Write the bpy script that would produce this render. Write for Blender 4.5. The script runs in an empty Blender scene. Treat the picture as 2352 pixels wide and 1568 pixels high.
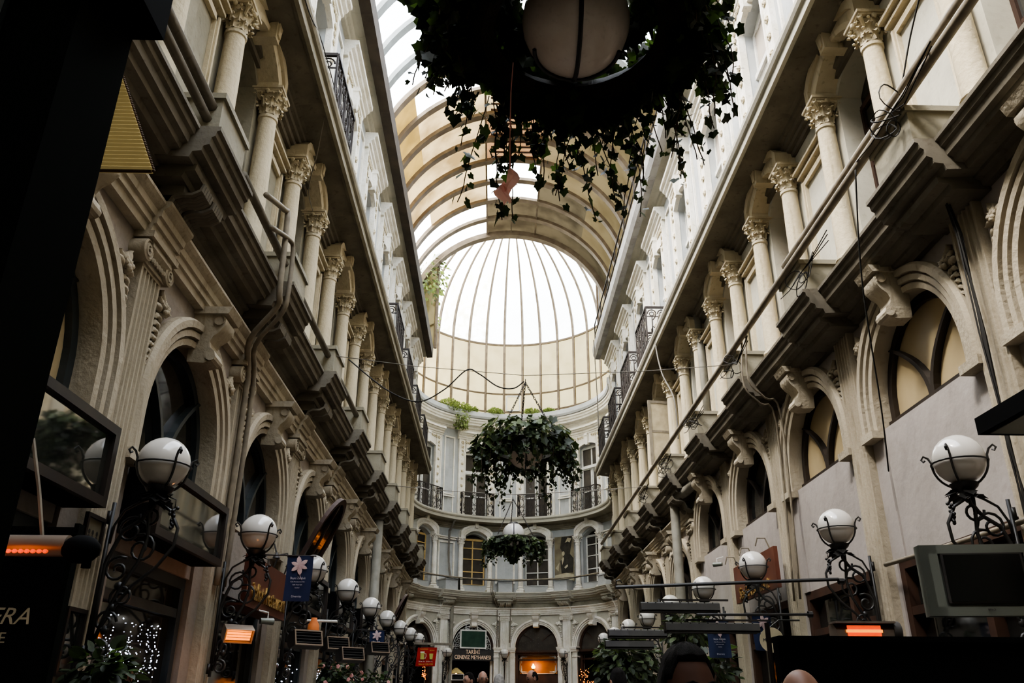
import bpy, bmesh, math, random
from math import sin, cos, pi, radians, sqrt
from mathutils import Vector, Matrix, Quaternion
random.seed(7)
col = bpy.context.scene.collection
ZO = 1.3            # heights below are given from the eye level of the camera; the floor is 1.3 m lower
# ------------------------------------------------------------------ materials
def mat(name, c, rough=.8, c2=None, scale=3., bump=0., metal=0., spec=.3, detail=4., emit=0., streak=False, dirt=0.):
    m = bpy.data.materials.new(name); m.use_nodes = True
    nt = m.node_tree; b = nt.nodes['Principled BSDF']
    b.inputs['Roughness'].default_value = rough; b.inputs['Metallic'].default_value = metal
    b.inputs['Specular IOR Level'].default_value = spec
    if c2 is None: c2 = tuple(x*.78 for x in c)
    tc = nt.nodes.new('ShaderNodeTexCoord'); mp = nt.nodes.new('ShaderNodeMapping')
    nt.links.new(tc.outputs['Object'], mp.inputs['Vector'])
    if streak: mp.inputs['Scale'].default_value = (1, 1, .18)
    n = nt.nodes.new('ShaderNodeTexNoise'); n.inputs['Scale'].default_value = scale; n.inputs['Detail'].default_value = detail
    nt.links.new(mp.outputs[0], n.inputs['Vector'])
    r = nt.nodes.new('ShaderNodeValToRGB'); r.color_ramp.elements[0].position = .38; r.color_ramp.elements[1].position = .62
    r.color_ramp.elements[0].color = (*c2, 1); r.color_ramp.elements[1].color = (*c, 1)
    nt.links.new(n.outputs['Fac'], r.inputs['Fac'])
    out = r.outputs['Color']
    if dirt:
        n2 = nt.nodes.new('ShaderNodeTexNoise'); n2.inputs['Scale'].default_value = scale*6; n2.inputs['Detail'].default_value = 6
        nt.links.new(mp.outputs[0], n2.inputs['Vector'])
        r2 = nt.nodes.new('ShaderNodeValToRGB'); r2.color_ramp.elements[0].position = .28; r2.color_ramp.elements[1].position = .42
        r2.color_ramp.elements[0].color = (1-dirt, 1-dirt*1.05, 1-dirt*1.2, 1); r2.color_ramp.elements[1].color = (1, 1, 1, 1)
        nt.links.new(n2.outputs['Fac'], r2.inputs['Fac'])
        mx = nt.nodes.new('ShaderNodeMix'); mx.data_type = 'RGBA'; mx.blend_type = 'MULTIPLY'; mx.inputs[0].default_value = 1
        nt.links.new(out, mx.inputs[6]); nt.links.new(r2.outputs['Color'], mx.inputs[7]); out = mx.outputs[2]
    nt.links.new(out, b.inputs['Base Color'])
    if bump:
        bp = nt.nodes.new('ShaderNodeBump'); bp.inputs['Strength'].default_value = bump; bp.inputs['Distance'].default_value = .035
        n3 = nt.nodes.new('ShaderNodeTexNoise'); n3.inputs['Scale'].default_value = scale*8; n3.inputs['Detail'].default_value = 5
        nt.links.new(tc.outputs['Object'], n3.inputs['Vector'])
        nt.links.new(n3.outputs['Fac'], bp.inputs['Height']); nt.links.new(bp.outputs[0], b.inputs['Normal'])
    if emit:
        b.inputs['Emission Color'].default_value = (*c, 1); b.inputs['Emission Strength'].default_value = emit
    return m
def translucent(name, c, c2, scale=1.2, clear=0., diff=.25, spot=0.):
    m = bpy.data.materials.new(name); m.use_nodes = True; nt = m.node_tree
    for n in list(nt.nodes): nt.nodes.remove(n)
    o = nt.nodes.new('ShaderNodeOutputMaterial'); t = nt.nodes.new('ShaderNodeBsdfTranslucent'); d = nt.nodes.new('ShaderNodeBsdfDiffuse')
    tr = nt.nodes.new('ShaderNodeBsdfTransparent'); m1 = nt.nodes.new('ShaderNodeMixShader'); m2 = nt.nodes.new('ShaderNodeMixShader')
    tc = nt.nodes.new('ShaderNodeTexCoord'); n = nt.nodes.new('ShaderNodeTexNoise'); n.inputs['Scale'].default_value = scale; n.inputs['Detail'].default_value = 6
    r = nt.nodes.new('ShaderNodeValToRGB'); r.color_ramp.elements[0].position = .35; r.color_ramp.elements[1].position = .6
    r.color_ramp.elements[0].color = (*c2, 1); r.color_ramp.elements[1].color = (*c, 1)
    nt.links.new(tc.outputs['Object'], n.inputs['Vector']); nt.links.new(n.outputs['Fac'], r.inputs['Fac'])
    nt.links.new(r.outputs[0], t.inputs['Color']); nt.links.new(r.outputs[0], d.inputs['Color'])
    m1.inputs[0].default_value = diff; m2.inputs[0].default_value = clear
    nt.links.new(t.outputs[0], m1.inputs[1]); nt.links.new(d.outputs[0], m1.inputs[2])
    nt.links.new(m1.outputs[0], m2.inputs[1]); nt.links.new(tr.outputs[0], m2.inputs[2]); nt.links.new(m2.outputs[0], o.inputs['Surface'])
    return m
def emission(name, c, s):
    m = bpy.data.materials.new(name); m.use_nodes = True; nt = m.node_tree; b = nt.nodes['Principled BSDF']
    b.inputs['Base Color'].default_value = (*c, 1); b.inputs['Emission Color'].default_value = (*c, 1); b.inputs['Emission Strength'].default_value = s
    n = nt.nodes.new('ShaderNodeTexNoise'); n.inputs['Scale'].default_value = 9
    mm = nt.nodes.new('ShaderNodeMath'); mm.operation = 'MULTIPLY_ADD'; mm.inputs[1].default_value = s*.8; mm.inputs[2].default_value = s*.6
    nt.links.new(n.outputs['Fac'], mm.inputs[0]); nt.links.new(mm.outputs[0], b.inputs['Emission Strength'])
    return m
M = dict(
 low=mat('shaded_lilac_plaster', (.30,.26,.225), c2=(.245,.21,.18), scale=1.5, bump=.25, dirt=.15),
 trim=mat('cream_painted_stucco', (.42,.368,.28), c2=(.335,.29,.215), scale=2.5, bump=.35, dirt=.25, streak=True),
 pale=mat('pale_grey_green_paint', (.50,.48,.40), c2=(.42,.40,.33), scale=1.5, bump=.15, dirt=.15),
 curtain=mat('torn_lilac_curtain', (.30,.26,.26), c2=(.50,.44,.34), scale=1.6, detail=2, streak=True),
 lilac=mat('lilac_grey_render', (.37,.335,.31), c2=(.31,.28,.255), scale=1.2, bump=.2, dirt=.1),
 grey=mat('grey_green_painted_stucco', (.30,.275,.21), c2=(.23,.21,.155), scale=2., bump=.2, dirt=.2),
 soffit=mat('shaded_grimy_soffit_paint', (.175,.155,.12), c2=(.125,.11,.083), scale=2., bump=.2, dirt=.3, streak=False),  # underside shade put into the base colour, random dirt over it
 blue=mat('pale_blue_grey_paint', (.44,.455,.455), c2=(.37,.38,.375), scale=1.5, bump=.15, dirt=.12),
 white=mat('off_white_stucco', (.84,.81,.74), c2=(.70,.66,.56), scale=2.5, bump=.3, dirt=.2),
 cream=mat('upper_cream_stucco', (.60,.53,.385), c2=(.50,.43,.295), scale=2.2, bump=.35, dirt=.3, streak=True),
 pane=mat('dark_interior_glass', (.012,.014,.014), rough=.05, spec=1.0, c2=(.02,.02,.018)),  # near-black base colour stands for the unlit interior behind the glass
 pane_b=mat('brownish_window_glass', (.07,.06,.05), rough=.2, spec=.5, c2=(.045,.04,.035)),
 pane_c=mat('cream_backed_glass', (.50,.40,.24), c2=(.42,.33,.19), scale=1.2, rough=.25, spec=.5),
 blind=mat('ochre_blind', (.62,.46,.26), c2=(.55,.40,.22), scale=2),
 darkwood=mat('black_brown_timber', (.028,.020,.015), c2=(.016,.012,.010), rough=.5, spec=.4),
 brownwood=mat('red_brown_timber', (.055,.027,.016), c2=(.035,.018,.012), rough=.6),
 slate=mat('blue_black_frame', (.035,.045,.05), c2=(.02,.027,.03), rough=.4, spec=.5),
 winwhite=mat('white_window_paint', (.74,.74,.70), c2=(.62,.61,.56), scale=5, dirt=.3),
 winyellow=mat('yellow_window_paint', (.72,.52,.22), c2=(.6,.42,.17), scale=5),
 iron=mat('black_wrought_iron', (.012,.012,.012), c2=(.022,.020,.017), rough=.45, spec=.5),
 iron2=mat('weathered_dark_iron', (.035,.027,.024), c2=(.02,.016,.014), rough=.6),
 globe=mat('opal_glass', (.60,.57,.52), c2=(.56,.53,.475), rough=.12, spec=.6, scale=1),
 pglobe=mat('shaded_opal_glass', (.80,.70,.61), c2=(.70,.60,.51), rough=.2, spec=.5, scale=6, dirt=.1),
 pipe=mat('painted_pipe', (.24,.205,.15), c2=(.16,.135,.10), scale=6, rough=.6),
 greypipe=mat('grey_drainpipe', (.28,.265,.22), c2=(.21,.195,.16), scale=4, rough=.6),
 cable=mat('black_cable', (.02,.018,.015), rough=.7), greycable=mat('grey_cable', (.22,.20,.17), rough=.7),
 steel=mat('roof_steel_paint', (.19,.15,.105), c2=(.13,.10,.07), scale=3, rough=.6),
 steel2=mat('pale_roof_steel', (.27,.30,.31), c2=(.21,.23,.23), scale=3, rough=.6),
 gutter=mat('grey_metal_gutter', (.34,.33,.32), c2=(.25,.24,.23), scale=2.5, rough=.5, dirt=.3),
 fascia=mat('brown_fascia_board', (.075,.06,.045), c2=(.05,.04,.03), scale=3),
 ivy=mat('ivy_leaf', (.045,.08,.026), c2=(.022,.042,.014), scale=7, rough=.45, spec=.5),
 ivy2=mat('light_ivy_leaf', (.14,.21,.07), c2=(.07,.115,.035), scale=7, rough=.45, spec=.5),
 ivy3=mat('bright_ivy_leaf', (.19,.27,.10), c2=(.10,.16,.05), scale=5, rough=.4, spec=.5),
 stem=mat('vine_stem', (.06,.035,.02), rough=.8),
 weed=mat('sunlit_weed', (.30,.42,.12), c2=(.16,.26,.06), scale=5),
 soil=mat('moss_and_soil', (.03,.025,.016), c2=(.02,.018,.01), scale=8, bump=.5),
 pink=mat('pink_foil', (.85,.34,.36), c2=(.62,.20,.22), scale=14, rough=.3, spec=.7),
 paper=mat('aged_paper', (.45,.38,.25), c2=(.33,.28,.18), scale=4),
 navy=mat('navy_banner_cloth', (.013,.022,.065), c2=(.010,.016,.05), scale=2),
 lily=mat('pale_lily_print', (.55,.42,.40), c2=(.42,.30,.30), scale=9),
 lettering=mat('pale_lettering', (.42,.42,.45), c2=(.4,.4,.42)),
 whiteink=mat('white_lettering', (.75,.70,.62), c2=(.7,.65,.6)),
 red=mat('red_banner_cloth', (.42,.025,.018), c2=(.34,.018,.014), scale=3),
 beer=mat('beer_print', (.50,.48,.12), c2=(.42,.40,.10), scale=5), foam=mat('foam_print', (.72,.68,.5)),
 yellowink=mat('yellow_lettering', (.7,.5,.1)),
 chalk=mat('green_board', (.035,.075,.055), c2=(.025,.055,.04), scale=3, rough=.25, spec=.5),
 signgrey=mat('dark_grey_signboard', (.05,.047,.045), c2=(.04,.037,.035)),
 gold=mat('gold_letter', (.62,.40,.14), c2=(.5,.3,.1), rough=.25, metal=.8),
 copper=mat('lit_copper_letter', (.85,.62,.42), emit=.25),
 rust=mat('rust_red_signboard', (.13,.045,.026), c2=(.09,.03,.018), scale=2, rough=.5),
 plastic=mat('silver_grey_plastic', (.16,.17,.14), c2=(.14,.15,.125), rough=.35, spec=.5),
 black=mat('matt_black', (.005,.005,.005), c2=(.0035,.0035,.0035), rough=.8, spec=.06),
 screen=mat('dark_screen', (.004,.005,.005), c2=(.003,.004,.004), rough=.15, spec=.5),
 post=mat('greenish_black_paint', (.0045,.0055,.004), c2=(.003,.004,.003), rough=.8, spec=.03, scale=1.5),
 heater=mat('brushed_heater_metal', (.30,.24,.19), c2=(.24,.19,.15), rough=.35, metal=.6),
 dull=mat('dull_dark_metal', (.055,.05,.045), c2=(.035,.032,.03), rough=.5),
 pave=mat('stone_paving', (.14,.12,.10), c2=(.09,.08,.065), scale=4, bump=.3, rough=.6),
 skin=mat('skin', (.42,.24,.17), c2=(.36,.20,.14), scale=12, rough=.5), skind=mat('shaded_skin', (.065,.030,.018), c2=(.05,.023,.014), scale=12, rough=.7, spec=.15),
 skind2=mat('tanned_skin', (.24,.125,.08), c2=(.19,.095,.06), scale=12, rough=.5),
 hair=mat('black_hair', (.007,.005,.004), c2=(.013,.010,.008), scale=60, rough=.7, spec=.15, bump=.8),
 hairg=mat('grey_hair', (.30,.28,.26), c2=(.2,.19,.17), scale=40), cloth=mat('dark_jacket', (.02,.02,.024), scale=20), cloth2=mat('white_shirt', (.6,.58,.55), scale=20),
 eye=mat('eye_white', (.12,.11,.10)), lips=mat('lips', (.3,.12,.09)),
 orange=mat('terracotta_glow', (.55,.17,.05), c2=(.4,.11,.03), scale=5, emit=.12),
 photo=mat('sepia_photo_ground', (.20,.175,.115), c2=(.13,.11,.075), scale=2),
 photo_d=mat('sepia_photo_dark', (.025,.022,.018), c2=(.04,.036,.028), scale=5), photo_l=mat('sepia_photo_light', (.42,.38,.27), c2=(.33,.29,.2), scale=4),
 lampshade=mat('pleated_ochre_shade', (.50,.39,.17), c2=(.40,.30,.12), scale=4, rough=.95, spec=.0, emit=.2),
 shadeedge=mat('scorched_braid', (.10,.06,.03)),
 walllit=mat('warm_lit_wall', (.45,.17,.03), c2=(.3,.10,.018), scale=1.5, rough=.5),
 roof_w=translucent('white_roof_sheet', (.93,.95,.94), (.88,.9,.88), diff=.1),
 roof_d=translucent('blotched_dome_sheet', (.93,.95,.93), (.74,.70,.55), scale=2.5, diff=.1),
 roof_c=translucent('cream_roof_sheet', (.30,.25,.14), (.25,.205,.11), diff=.2),
 roof_g=translucent('golden_roof_sheet', (.115,.078,.024), (.075,.050,.015), scale=.9, diff=.2),
 roof_l=translucent('light_stained_sheet', (.20,.15,.08), (.085,.058,.024), scale=.7, diff=.2),
 roof_b=translucent('beige_roof_sheet', (.062,.047,.024), (.042,.031,.015), scale=.9, diff=.25),
 roof_k=translucent('mouldy_roof_sheet', (.036,.029,.017), (.017,.0135,.008), scale=1.1, diff=.25),
 roof_o=translucent('orange_board', (.12,.065,.03), (.08,.042,.018), diff=.3),
)
def glassmat(name, c, a):
    m = bpy.data.materials.new(name); m.use_nodes = True; nt = m.node_tree
    for n in list(nt.nodes): nt.nodes.remove(n)
    o = nt.nodes.new('ShaderNodeOutputMaterial'); t = nt.nodes.new('ShaderNodeBsdfTransparent'); g = nt.nodes.new('ShaderNodeBsdfGlossy'); x = nt.nodes.new('ShaderNodeMixShader')
    t.inputs['Color'].default_value = (*c, 1); g.inputs['Roughness'].default_value = .03
    f = nt.nodes.new('ShaderNodeFresnel'); f.inputs['IOR'].default_value = a
    nt.links.new(f.outputs[0], x.inputs[0]); nt.links.new(t.outputs[0], x.inputs[1]); nt.links.new(g.outputs[0], x.inputs[2]); nt.links.new(x.outputs[0], o.inputs['Surface'])
    return m
M['glass'] = glassmat('clear_screen_glass', (.80,.82,.80), 1.45)
M['clear'] = translucent('clear_roof_sheet', (.9,.92,.93), (.85,.88,.9), clear=.82, diff=.05)
def leafmat(name, c, c2, tr=.4):
    m = mat(name, c, c2=c2, scale=7, rough=.5, spec=.4); nt = m.node_tree; b = nt.nodes['Principled BSDF']; o = nt.nodes['Material Output']
    t = nt.nodes.new('ShaderNodeBsdfTranslucent'); t.inputs['Color'].default_value = (c[0]*1.3, c[1]*1.3, c[2]*.9, 1); x = nt.nodes.new('ShaderNodeMixShader'); x.inputs[0].default_value = tr
    nt.links.new(b.outputs[0], x.inputs[1]); nt.links.new(t.outputs[0], x.inputs[2]); nt.links.new(x.outputs[0], o.inputs['Surface']); return m
M['ivy'] = leafmat('ivy_leaf_dark', (.034,.050,.02), (.017,.027,.011), .25); M['ivy2'] = leafmat('ivy_leaf_mid', (.085,.12,.045), (.045,.065,.025), .3); M['ivy3'] = leafmat('ivy_leaf_bright', (.17,.21,.10), (.09,.12,.05), .3)
M['weed'] = leafmat('sunlit_weed_leaf', (.27,.34,.13), (.15,.22,.07), .45)
M['redglow'] = emission('glowing_heater_element', (1.0,.075,.0), .95)
M['pink'] = leafmat('pink_foil_sheet', (.85,.50,.50), (.62,.30,.32), .35)
M['hot'] = emission('hot_heater_core', (1.0,.30,.02), 1.7)
M['fairy'] = emission('cool_fairy_bulb', (.75,.8,1.), 7.)
M['warmfairy'] = emission('warm_fairy_bulb', (1.,.30,.04), 2.6)
M['bulb'] = emission('warm_lamp_glass', (1.,.62,.25), 12.)
M['tube'] = emission('cool_tube', (.8,.88,1.), 3.)

# ------------------------------------------------------------------ mesh builder
class MB:
    def __init__(s): s.v = []; s.f = []; s.m = []; s.mi = 0
    def add(s, vs, fs):
        o = len(s.v); s.v += [tuple(p) for p in vs]; s.f += [tuple(i+o for i in f) for f in fs]; s.m += [s.mi]*len(fs); return s
    def box(s, a, b, n=(1,1,1)):
        # axis aligned box, optionally cut along the first axis so that it can bend with a curved wall
        x0,y0,z0 = a; x1,y1,z1 = b; k = n[0]
        vs = []
        for i in range(k+1):
            x = x0+(x1-x0)*i/k; vs += [(x,y0,z0),(x,y1,z0),(x,y1,z1),(x,y0,z1)]
        fs = [(0,1,2,3), tuple(4*k+j for j in (3,2,1,0))]
        for i in range(k):
            for j in range(4): fs.append((4*i+j, 4*i+4+j, 4*i+4+(j+1)%4, 4*i+(j+1)%4))
        return s.add(vs, fs)
    def obox(s, c, ax, sz):
        # oriented box: centre, three axes, half sizes
        c = Vector(c); vs = []
        for i in (-1,1):
            for j in (-1,1):
                for k in (-1,1): vs.append(c+ax[0]*i*sz[0]+ax[1]*j*sz[1]+ax[2]*k*sz[2])
        return s.add(vs, [(0,1,3,2),(4,6,7,5),(0,4,5,1),(2,3,7,6),(0,2,6,4),(1,5,7,3)])
    def bar(s, a, b, w, h=None, up=(0,0,1)):
        a = Vector(a); b = Vector(b); d = (b-a); L = d.length
        if L < 1e-6: return s
        d /= L; h = h or w; u = Vector(up)
        if abs(d.dot(u)) > .98: u = Vector((1,0,0))
        r = d.cross(u).normalized(); u = r.cross(d)
        return s.obox((a+b)/2, (d, r, u), (L/2, w/2, h/2))
    def tube(s, pts, r, n=6, closed=False, caps=True):
        P = [Vector(p) for p in pts]; k = len(P); R = r if isinstance(r, (list,tuple)) else [r]*k
        t = [(P[(i+1)%k if closed else min(i+1,k-1)]-P[(i-1)%k if closed else max(i-1,0)]) for i in range(k)]
        t = [x.normalized() if x.length > 1e-9 else Vector((0,0,1)) for x in t]
        u = Vector((0,0,1)) if abs(t[0].z) < .9 else Vector((1,0,0))
        u = (u-t[0]*u.dot(t[0])).normalized(); vs = []
        for i in range(k):
            u = u-t[i]*u.dot(t[i])
            u = u.normalized() if u.length > 1e-6 else t[i].orthogonal().normalized()
            w = t[i].cross(u)
            for j in range(n):
                a = 2*pi*j/n; vs.append(P[i]+(u*cos(a)+w*sin(a))*R[i])
        fs = []
        for i in range(k if closed else k-1):
            q = (i+1) % k
            for j in range(n): fs.append((i*n+j, i*n+(j+1)%n, q*n+(j+1)%n, q*n+j))
        if caps and not closed: fs += [tuple(range(n))[::-1], tuple(range((k-1)*n, k*n))]
        return s.add(vs, fs)
    def lathe(s, prof, c=(0,0,0), n=16, axis='z', a0=0, a1=2*pi):
        full = abs(a1-a0-2*pi) < 1e-6; m = n if full else n+1; vs = []
        for r, z in prof:
            for j in range(m):
                a = a0+(a1-a0)*j/n; x, y = r*cos(a), r*sin(a)
                vs.append({'z':(c[0]+x,c[1]+y,c[2]+z), 'y':(c[0]+x,c[1]+z,c[2]+y), 'x':(c[0]+z,c[1]+x,c[2]+y)}[axis])
        fs = []
        for i in range(len(prof)-1):
            for j in range(n):
                q = (j+1) % m; fs.append((i*m+j, i*m+q, (i+1)*m+q, (i+1)*m+j))
        return s.add(vs, fs)
    def sphere(s, c, r, n=10, sc=(1,1,1), rot=None):
        k = max(4, n//2); vs = []; 
        for i in range(k+1):
            p = pi*i/k
            for j in range(n):
                a = 2*pi*j/n; v = Vector((sin(p)*cos(a)*sc[0], sin(p)*sin(a)*sc[1], -cos(p)*sc[2]))*r
                if rot: v = rot @ v
                vs.append(v+Vector(c))
        fs = [(i*n+j, i*n+(j+1)%n, (i+1)*n+(j+1)%n, (i+1)*n+j) for i in range(k) for j in range(n)]
        return s.add(vs, fs)
    def sweep(s, prof, u0, u1, k=1, cap=True):
        # profile in (d,z) extruded along u
        n = len(prof); vs = []
        for i in range(k+1):
            u = u0+(u1-u0)*i/k; vs += [(u,d,z) for d,z in prof]
        fs = [(i*n+j, i*n+j+1, (i+1)*n+j+1, (i+1)*n+j) for i in range(k) for j in range(n-1)]
        if cap: fs += [tuple(range(n)), tuple(range(k*n, (k+1)*n))[::-1]]
        return s.add(vs, fs)
    def strip(s, rows, closed=False):
        n = len(rows[0]); vs = [p for r in rows for p in r]; k = len(rows)
        return s.add(vs, [(i*n+j, i*n+j+1, ((i+1)%k)*n+j+1, ((i+1)%k)*n+j) for i in range(k if closed else k-1) for j in range(n-1)])
    def poly(s, pts, d0, d1):
        # flat outline in (u,z) given thickness along d
        n = len(pts); vs = [(u,d0,z) for u,z in pts]+[(u,d1,z) for u,z in pts]
        return s.add(vs, [tuple(range(n)), tuple(range(n,2*n))[::-1]]+[(i,(i+1)%n,n+(i+1)%n,n+i) for i in range(n)])
    def map(s, fn): s.v = [fn(*p) for p in s.v]; return s
    def mesh(s, name, mats, smooth=False, recalc=True):
        me = bpy.data.meshes.new(name); me.from_pydata(s.v, [], s.f)
        if not isinstance(mats, (list,tuple)): mats = [mats]
        for m in mats: me.materials.append(M[m] if isinstance(m, str) else m)
        if len(mats) > 1:
            for p, i in zip(me.polygons, s.m): p.material_index = i
        if recalc:
            bm = bmesh.new(); bm.from_mesh(me); bmesh.ops.recalc_face_normals(bm, faces=bm.faces); bm.to_mesh(me); bm.free()
        if smooth:
            for p in me.polygons: p.use_smooth = True
            if smooth is not True:
                try: me.set_sharp_from_angle(angle=radians(smooth))
                except Exception: pass
        me.update(); return me
def link(name, data, parent=None, loc=(0,0,0), rz=0, rot=None):
    o = bpy.data.objects.new(name, data); col.objects.link(o)
    o.location = loc
    if parent is None: o.location.z += ZO
    else: o.parent = parent
    o.rotation_euler = rot or (0,0,rz)
    return o
def tag(o, label=None, cat=None, group=None, kind=None):
    if label: o['label'] = label
    if cat: o['category'] = cat
    if group: o['group'] = group
    if kind: o['kind'] = kind
    return o
def empty(name, loc=(0,0,0), rz=0, **k):
    o = link(name, None, None, loc, rz); o.empty_display_size = .1; return tag(o, **k)
def copy_tree(o, loc, rz=None, parent=None, **k):
    c = o.copy(); col.objects.link(c)
    if parent: c.parent = parent
    else:
        c.location = (loc[0], loc[1], loc[2]+ZO)
        if rz is not None: c.rotation_euler = (0,0,rz)
        for key, val in (('label',k.get('label')),('group',k.get('group'))):
            if val: c[key] = val
    for ch in o.children: copy_tree(ch, None, parent=c)
    return c
ORD = ['first','second','third','fourth','fifth','sixth','seventh','eighth','ninth','tenth','eleventh','twelfth']

# ------------------------------------------------------------------ the three walls share one bay
BAY = 2.97; Y0 = 8.1; XL, XR = -3.2, 4.45
RC = (.62, 35.); RR = 4.9
HB = BAY/2
DT = BAY/RR
class Wall:
    def __init__(s, k): s.k = k; s.n = 10 if k == 'E' else 1
    def fn(s, u, d, z):
        if s.k == 'L': return (d, u, z)
        if s.k == 'R': return (-d, u, z)
        a = u/RR; return ((RR-d)*sin(a), (RR-d)*cos(a)-RR, z)
    def loc(s, i, half=0):
        if s.k == 'E':
            a = radians(-54)+(i+half*.5)*DT
            return (RC[0]+RR*sin(a), RC[1]+RR*cos(a), 0), -a
        return (XL if s.k == 'L' else XR, Y0+BAY*(i+half*.5), 0), 0
    def pt(s, i, u, d, z):
        # world position of a wall point
        if s.k == 'E':
            a = radians(-54)+i*DT+u/RR; return Vector((RC[0]+(RR-d)*sin(a), RC[1]+(RR-d)*cos(a), z))
        return Vector(((XL+d) if s.k == 'L' else (XR-d), Y0+BAY*i+u, z))
def out(w, i, u=0):
    # heading whose local x axis points from the wall into the passage
    if w.k == 'L': return 0.
    if w.k == 'R': return pi
    a = radians(-54)+i*DT+u/RR; return math.atan2(-cos(a), -sin(a))
WL, WR, WE = Wall('L'), Wall('R'), Wall('E')
SIDE = {'L':'left wall', 'R':'right wall', 'E':'curved end wall'}
cache = {}
def wmesh(w, key, builder, mats, smooth=False):
    k = (w.k, key)
    if k not in cache:
        b = builder(w); b.map(w.fn); cache[k] = b.mesh(key, mats, smooth)
    return cache[k]
def put(name, w, key, builder, mats, i, half=0, parent=None, smooth=False):
    me = wmesh(w, key, builder, mats, smooth); loc, rz = w.loc(i, half)
    if parent is not None and parent.type == 'EMPTY' and parent.get('at_bay'): return link(name, me, parent)
    if parent is not None: return link(name, me, parent, loc, rz)
    return link(name, me, None, loc, rz)
# ------------------------------------------------------------------ bay elements, in (u along the wall, d out of the wall, z)
R1 = 1.0
def arch_z(u, spring, r): return spring+sqrt(max(0, r*r-u*u))
def e_ground(spring, ztop, zbot=-1.3, r=R1):
    def f(w):
        b = MB(); k = 18
        for i in range(k):
            a0, a1 = pi-pi*i/k, pi-pi*(i+1)/k
            u0, u1 = r*cos(a0), r*cos(a1); z0, z1 = spring+r*sin(a0), spring+r*sin(a1)
            b.add([(u0,0,z0),(u1,0,z1),(u1,0,ztop),(u0,0,ztop)], [(0,1,2,3)])
            b.add([(u0,0,z0),(u1,0,z1),(u1,-.45,z1),(u0,-.45,z0)], [(3,2,1,0)])
        for sg in (-1, 1):
            us = [r, (r+HB)/2, HB]
            for j in range(2): b.add([(sg*us[j],0,zbot),(sg*us[j+1],0,zbot),(sg*us[j+1],0,ztop),(sg*us[j],0,ztop)], [(0,1,2,3)])
            b.add([(sg*r,0,zbot),(sg*r,-.45,zbot),(sg*r,-.45,spring),(sg*r,0,spring)], [(0,1,2,3)])
        b.add([(-HB,-.46,-1.3),(-HB/2,-.46,-1.3),(0,-.46,-1.3),(HB/2,-.46,-1.3),(HB,-.46,-1.3),(HB,-.46,ztop),(HB/2,-.46,ztop),(0,-.46,ztop),(-HB/2,-.46,ztop),(-HB,-.46,ztop)],
              [(0,1,8,9),(1,2,7,8),(2,3,6,7),(3,4,5,6)])
        return b
    return f
def e_archivolt(spring, jamb, r=R1, wd=.27):
    def f(w):
        b = MB(); q = wd/.27
        pr = [(-.012,-.3),(-.012,.05),(.05,.062),(.06,.03),(.075,.03),(.08,.085),(.14,.09),(.15,.05),(.165,.05),(.17,.115),(.24,.12),(.27,.08),(.27,0)]
        rows = []; k = 26
        rows.append([(-(r+a*q),d,jamb) for a,d in pr])
        for i in range(k+1):
            t = pi-pi*i/k; rows.append([((r+a*q)*cos(t),d,spring+(r+a*q)*sin(t)) for a,d in pr])
        rows.append([((r+a*q),d,jamb) for a,d in pr])
        b.strip(rows)
        for sg in (-1,1): b.box((sg*(r-.03),-.28,jamb-.06) if sg>0 else (-(r+.3*q),-.28,jamb-.06), (sg*(r+.3*q),.13,jamb+.03) if sg>0 else (-(r-.03),.13,jamb+.03))
        return b
    return f
def e_impost(w):
    b = MB()
    for sg in (-1,1):
        x0, x1 = sorted((sg*(.97), sg*1.3))
        b.box((x0,-.3,2.3),(x1,.14,2.36)); b.box((x0+.02,-.28,2.2),(x1-.02,.11,2.3)); b.box((x0-.01,-.3,2.36),(x1+.01,.16,2.41))
        x0, x1 = sorted((sg*(1.0), sg*1.22)); b.box((x0,-.25,-1.3),(x1,.06,2.2)); b.box((x0-.01,-.25,1.98),(x1+.01,.09,2.03))
    return b
def e_keystone(z):
    def f(w):
        b = MB(); pr = [(0,z+.36),(.36,z+.36),(.38,z+.40),(.40,z+.44),(.0,z+.44)]
        b.sweep(pr, -.19, .19)
        body = [(-.02,z+.36),(.30,z+.36),(.335,z+.31),(.33,z+.24),(.28,z+.17),(.22,z+.12),(.19,z+.06),(.20,z+.0),(.25,z-.04),(.27,z-.10),(.235,z-.15),(.15,z-.17),(-.02,z-.16)]
        n = len(body); vs = []
        for u in (-1, 1):
            for d, zz in body:
                t = (zz-z+.17)/.53; vs.append((u*(.11+.05*t), d, zz))
        b.add(vs, [tuple(range(n)), tuple(range(n,2*n))[::-1]]+[(i,(i+1)%n,n+(i+1)%n,n+i) for i in range(n)])
        b.lathe([(.055,-.17),(.055,.17)], (0,.27,z+.29), 10, 'x'); b.lathe([(0,-.13),(.05,-.13),(.05,.13),(0,.13)], (0,.22,z-.1), 10, 'x')
        return b
    return f
def e_pil_shaft(ztop, zbot=-1.3, wd=.21):
    def f(w):
        b = MB(); d0 = .09; pts = [(-wd,0),(-wd,d0)]; k = 5; g = .028; s = (2*wd-.05)/k
        for i in range(k):
            c = -wd+.025+s*(i+.5); pts += [(c-g,d0)]+[(c+g*cos(pi-pi*j/4), d0-g*.95*sin(pi*j/4)) for j in range(1,4)]+[(c+g,d0)]
        pts += [(wd,d0),(wd,0)]
        zs = [zbot+.25, (zbot+ztop)/2, ztop]
        b.strip([[(u,d,z) for u,d in pts] for z in zs])
        b.box((-wd-.03,0,zbot),(wd+.03,d0+.04,zbot+.25)); b.box((-wd,0,ztop-.03),(wd,d0+.002,ztop+.03))
        return b
    return f
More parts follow.
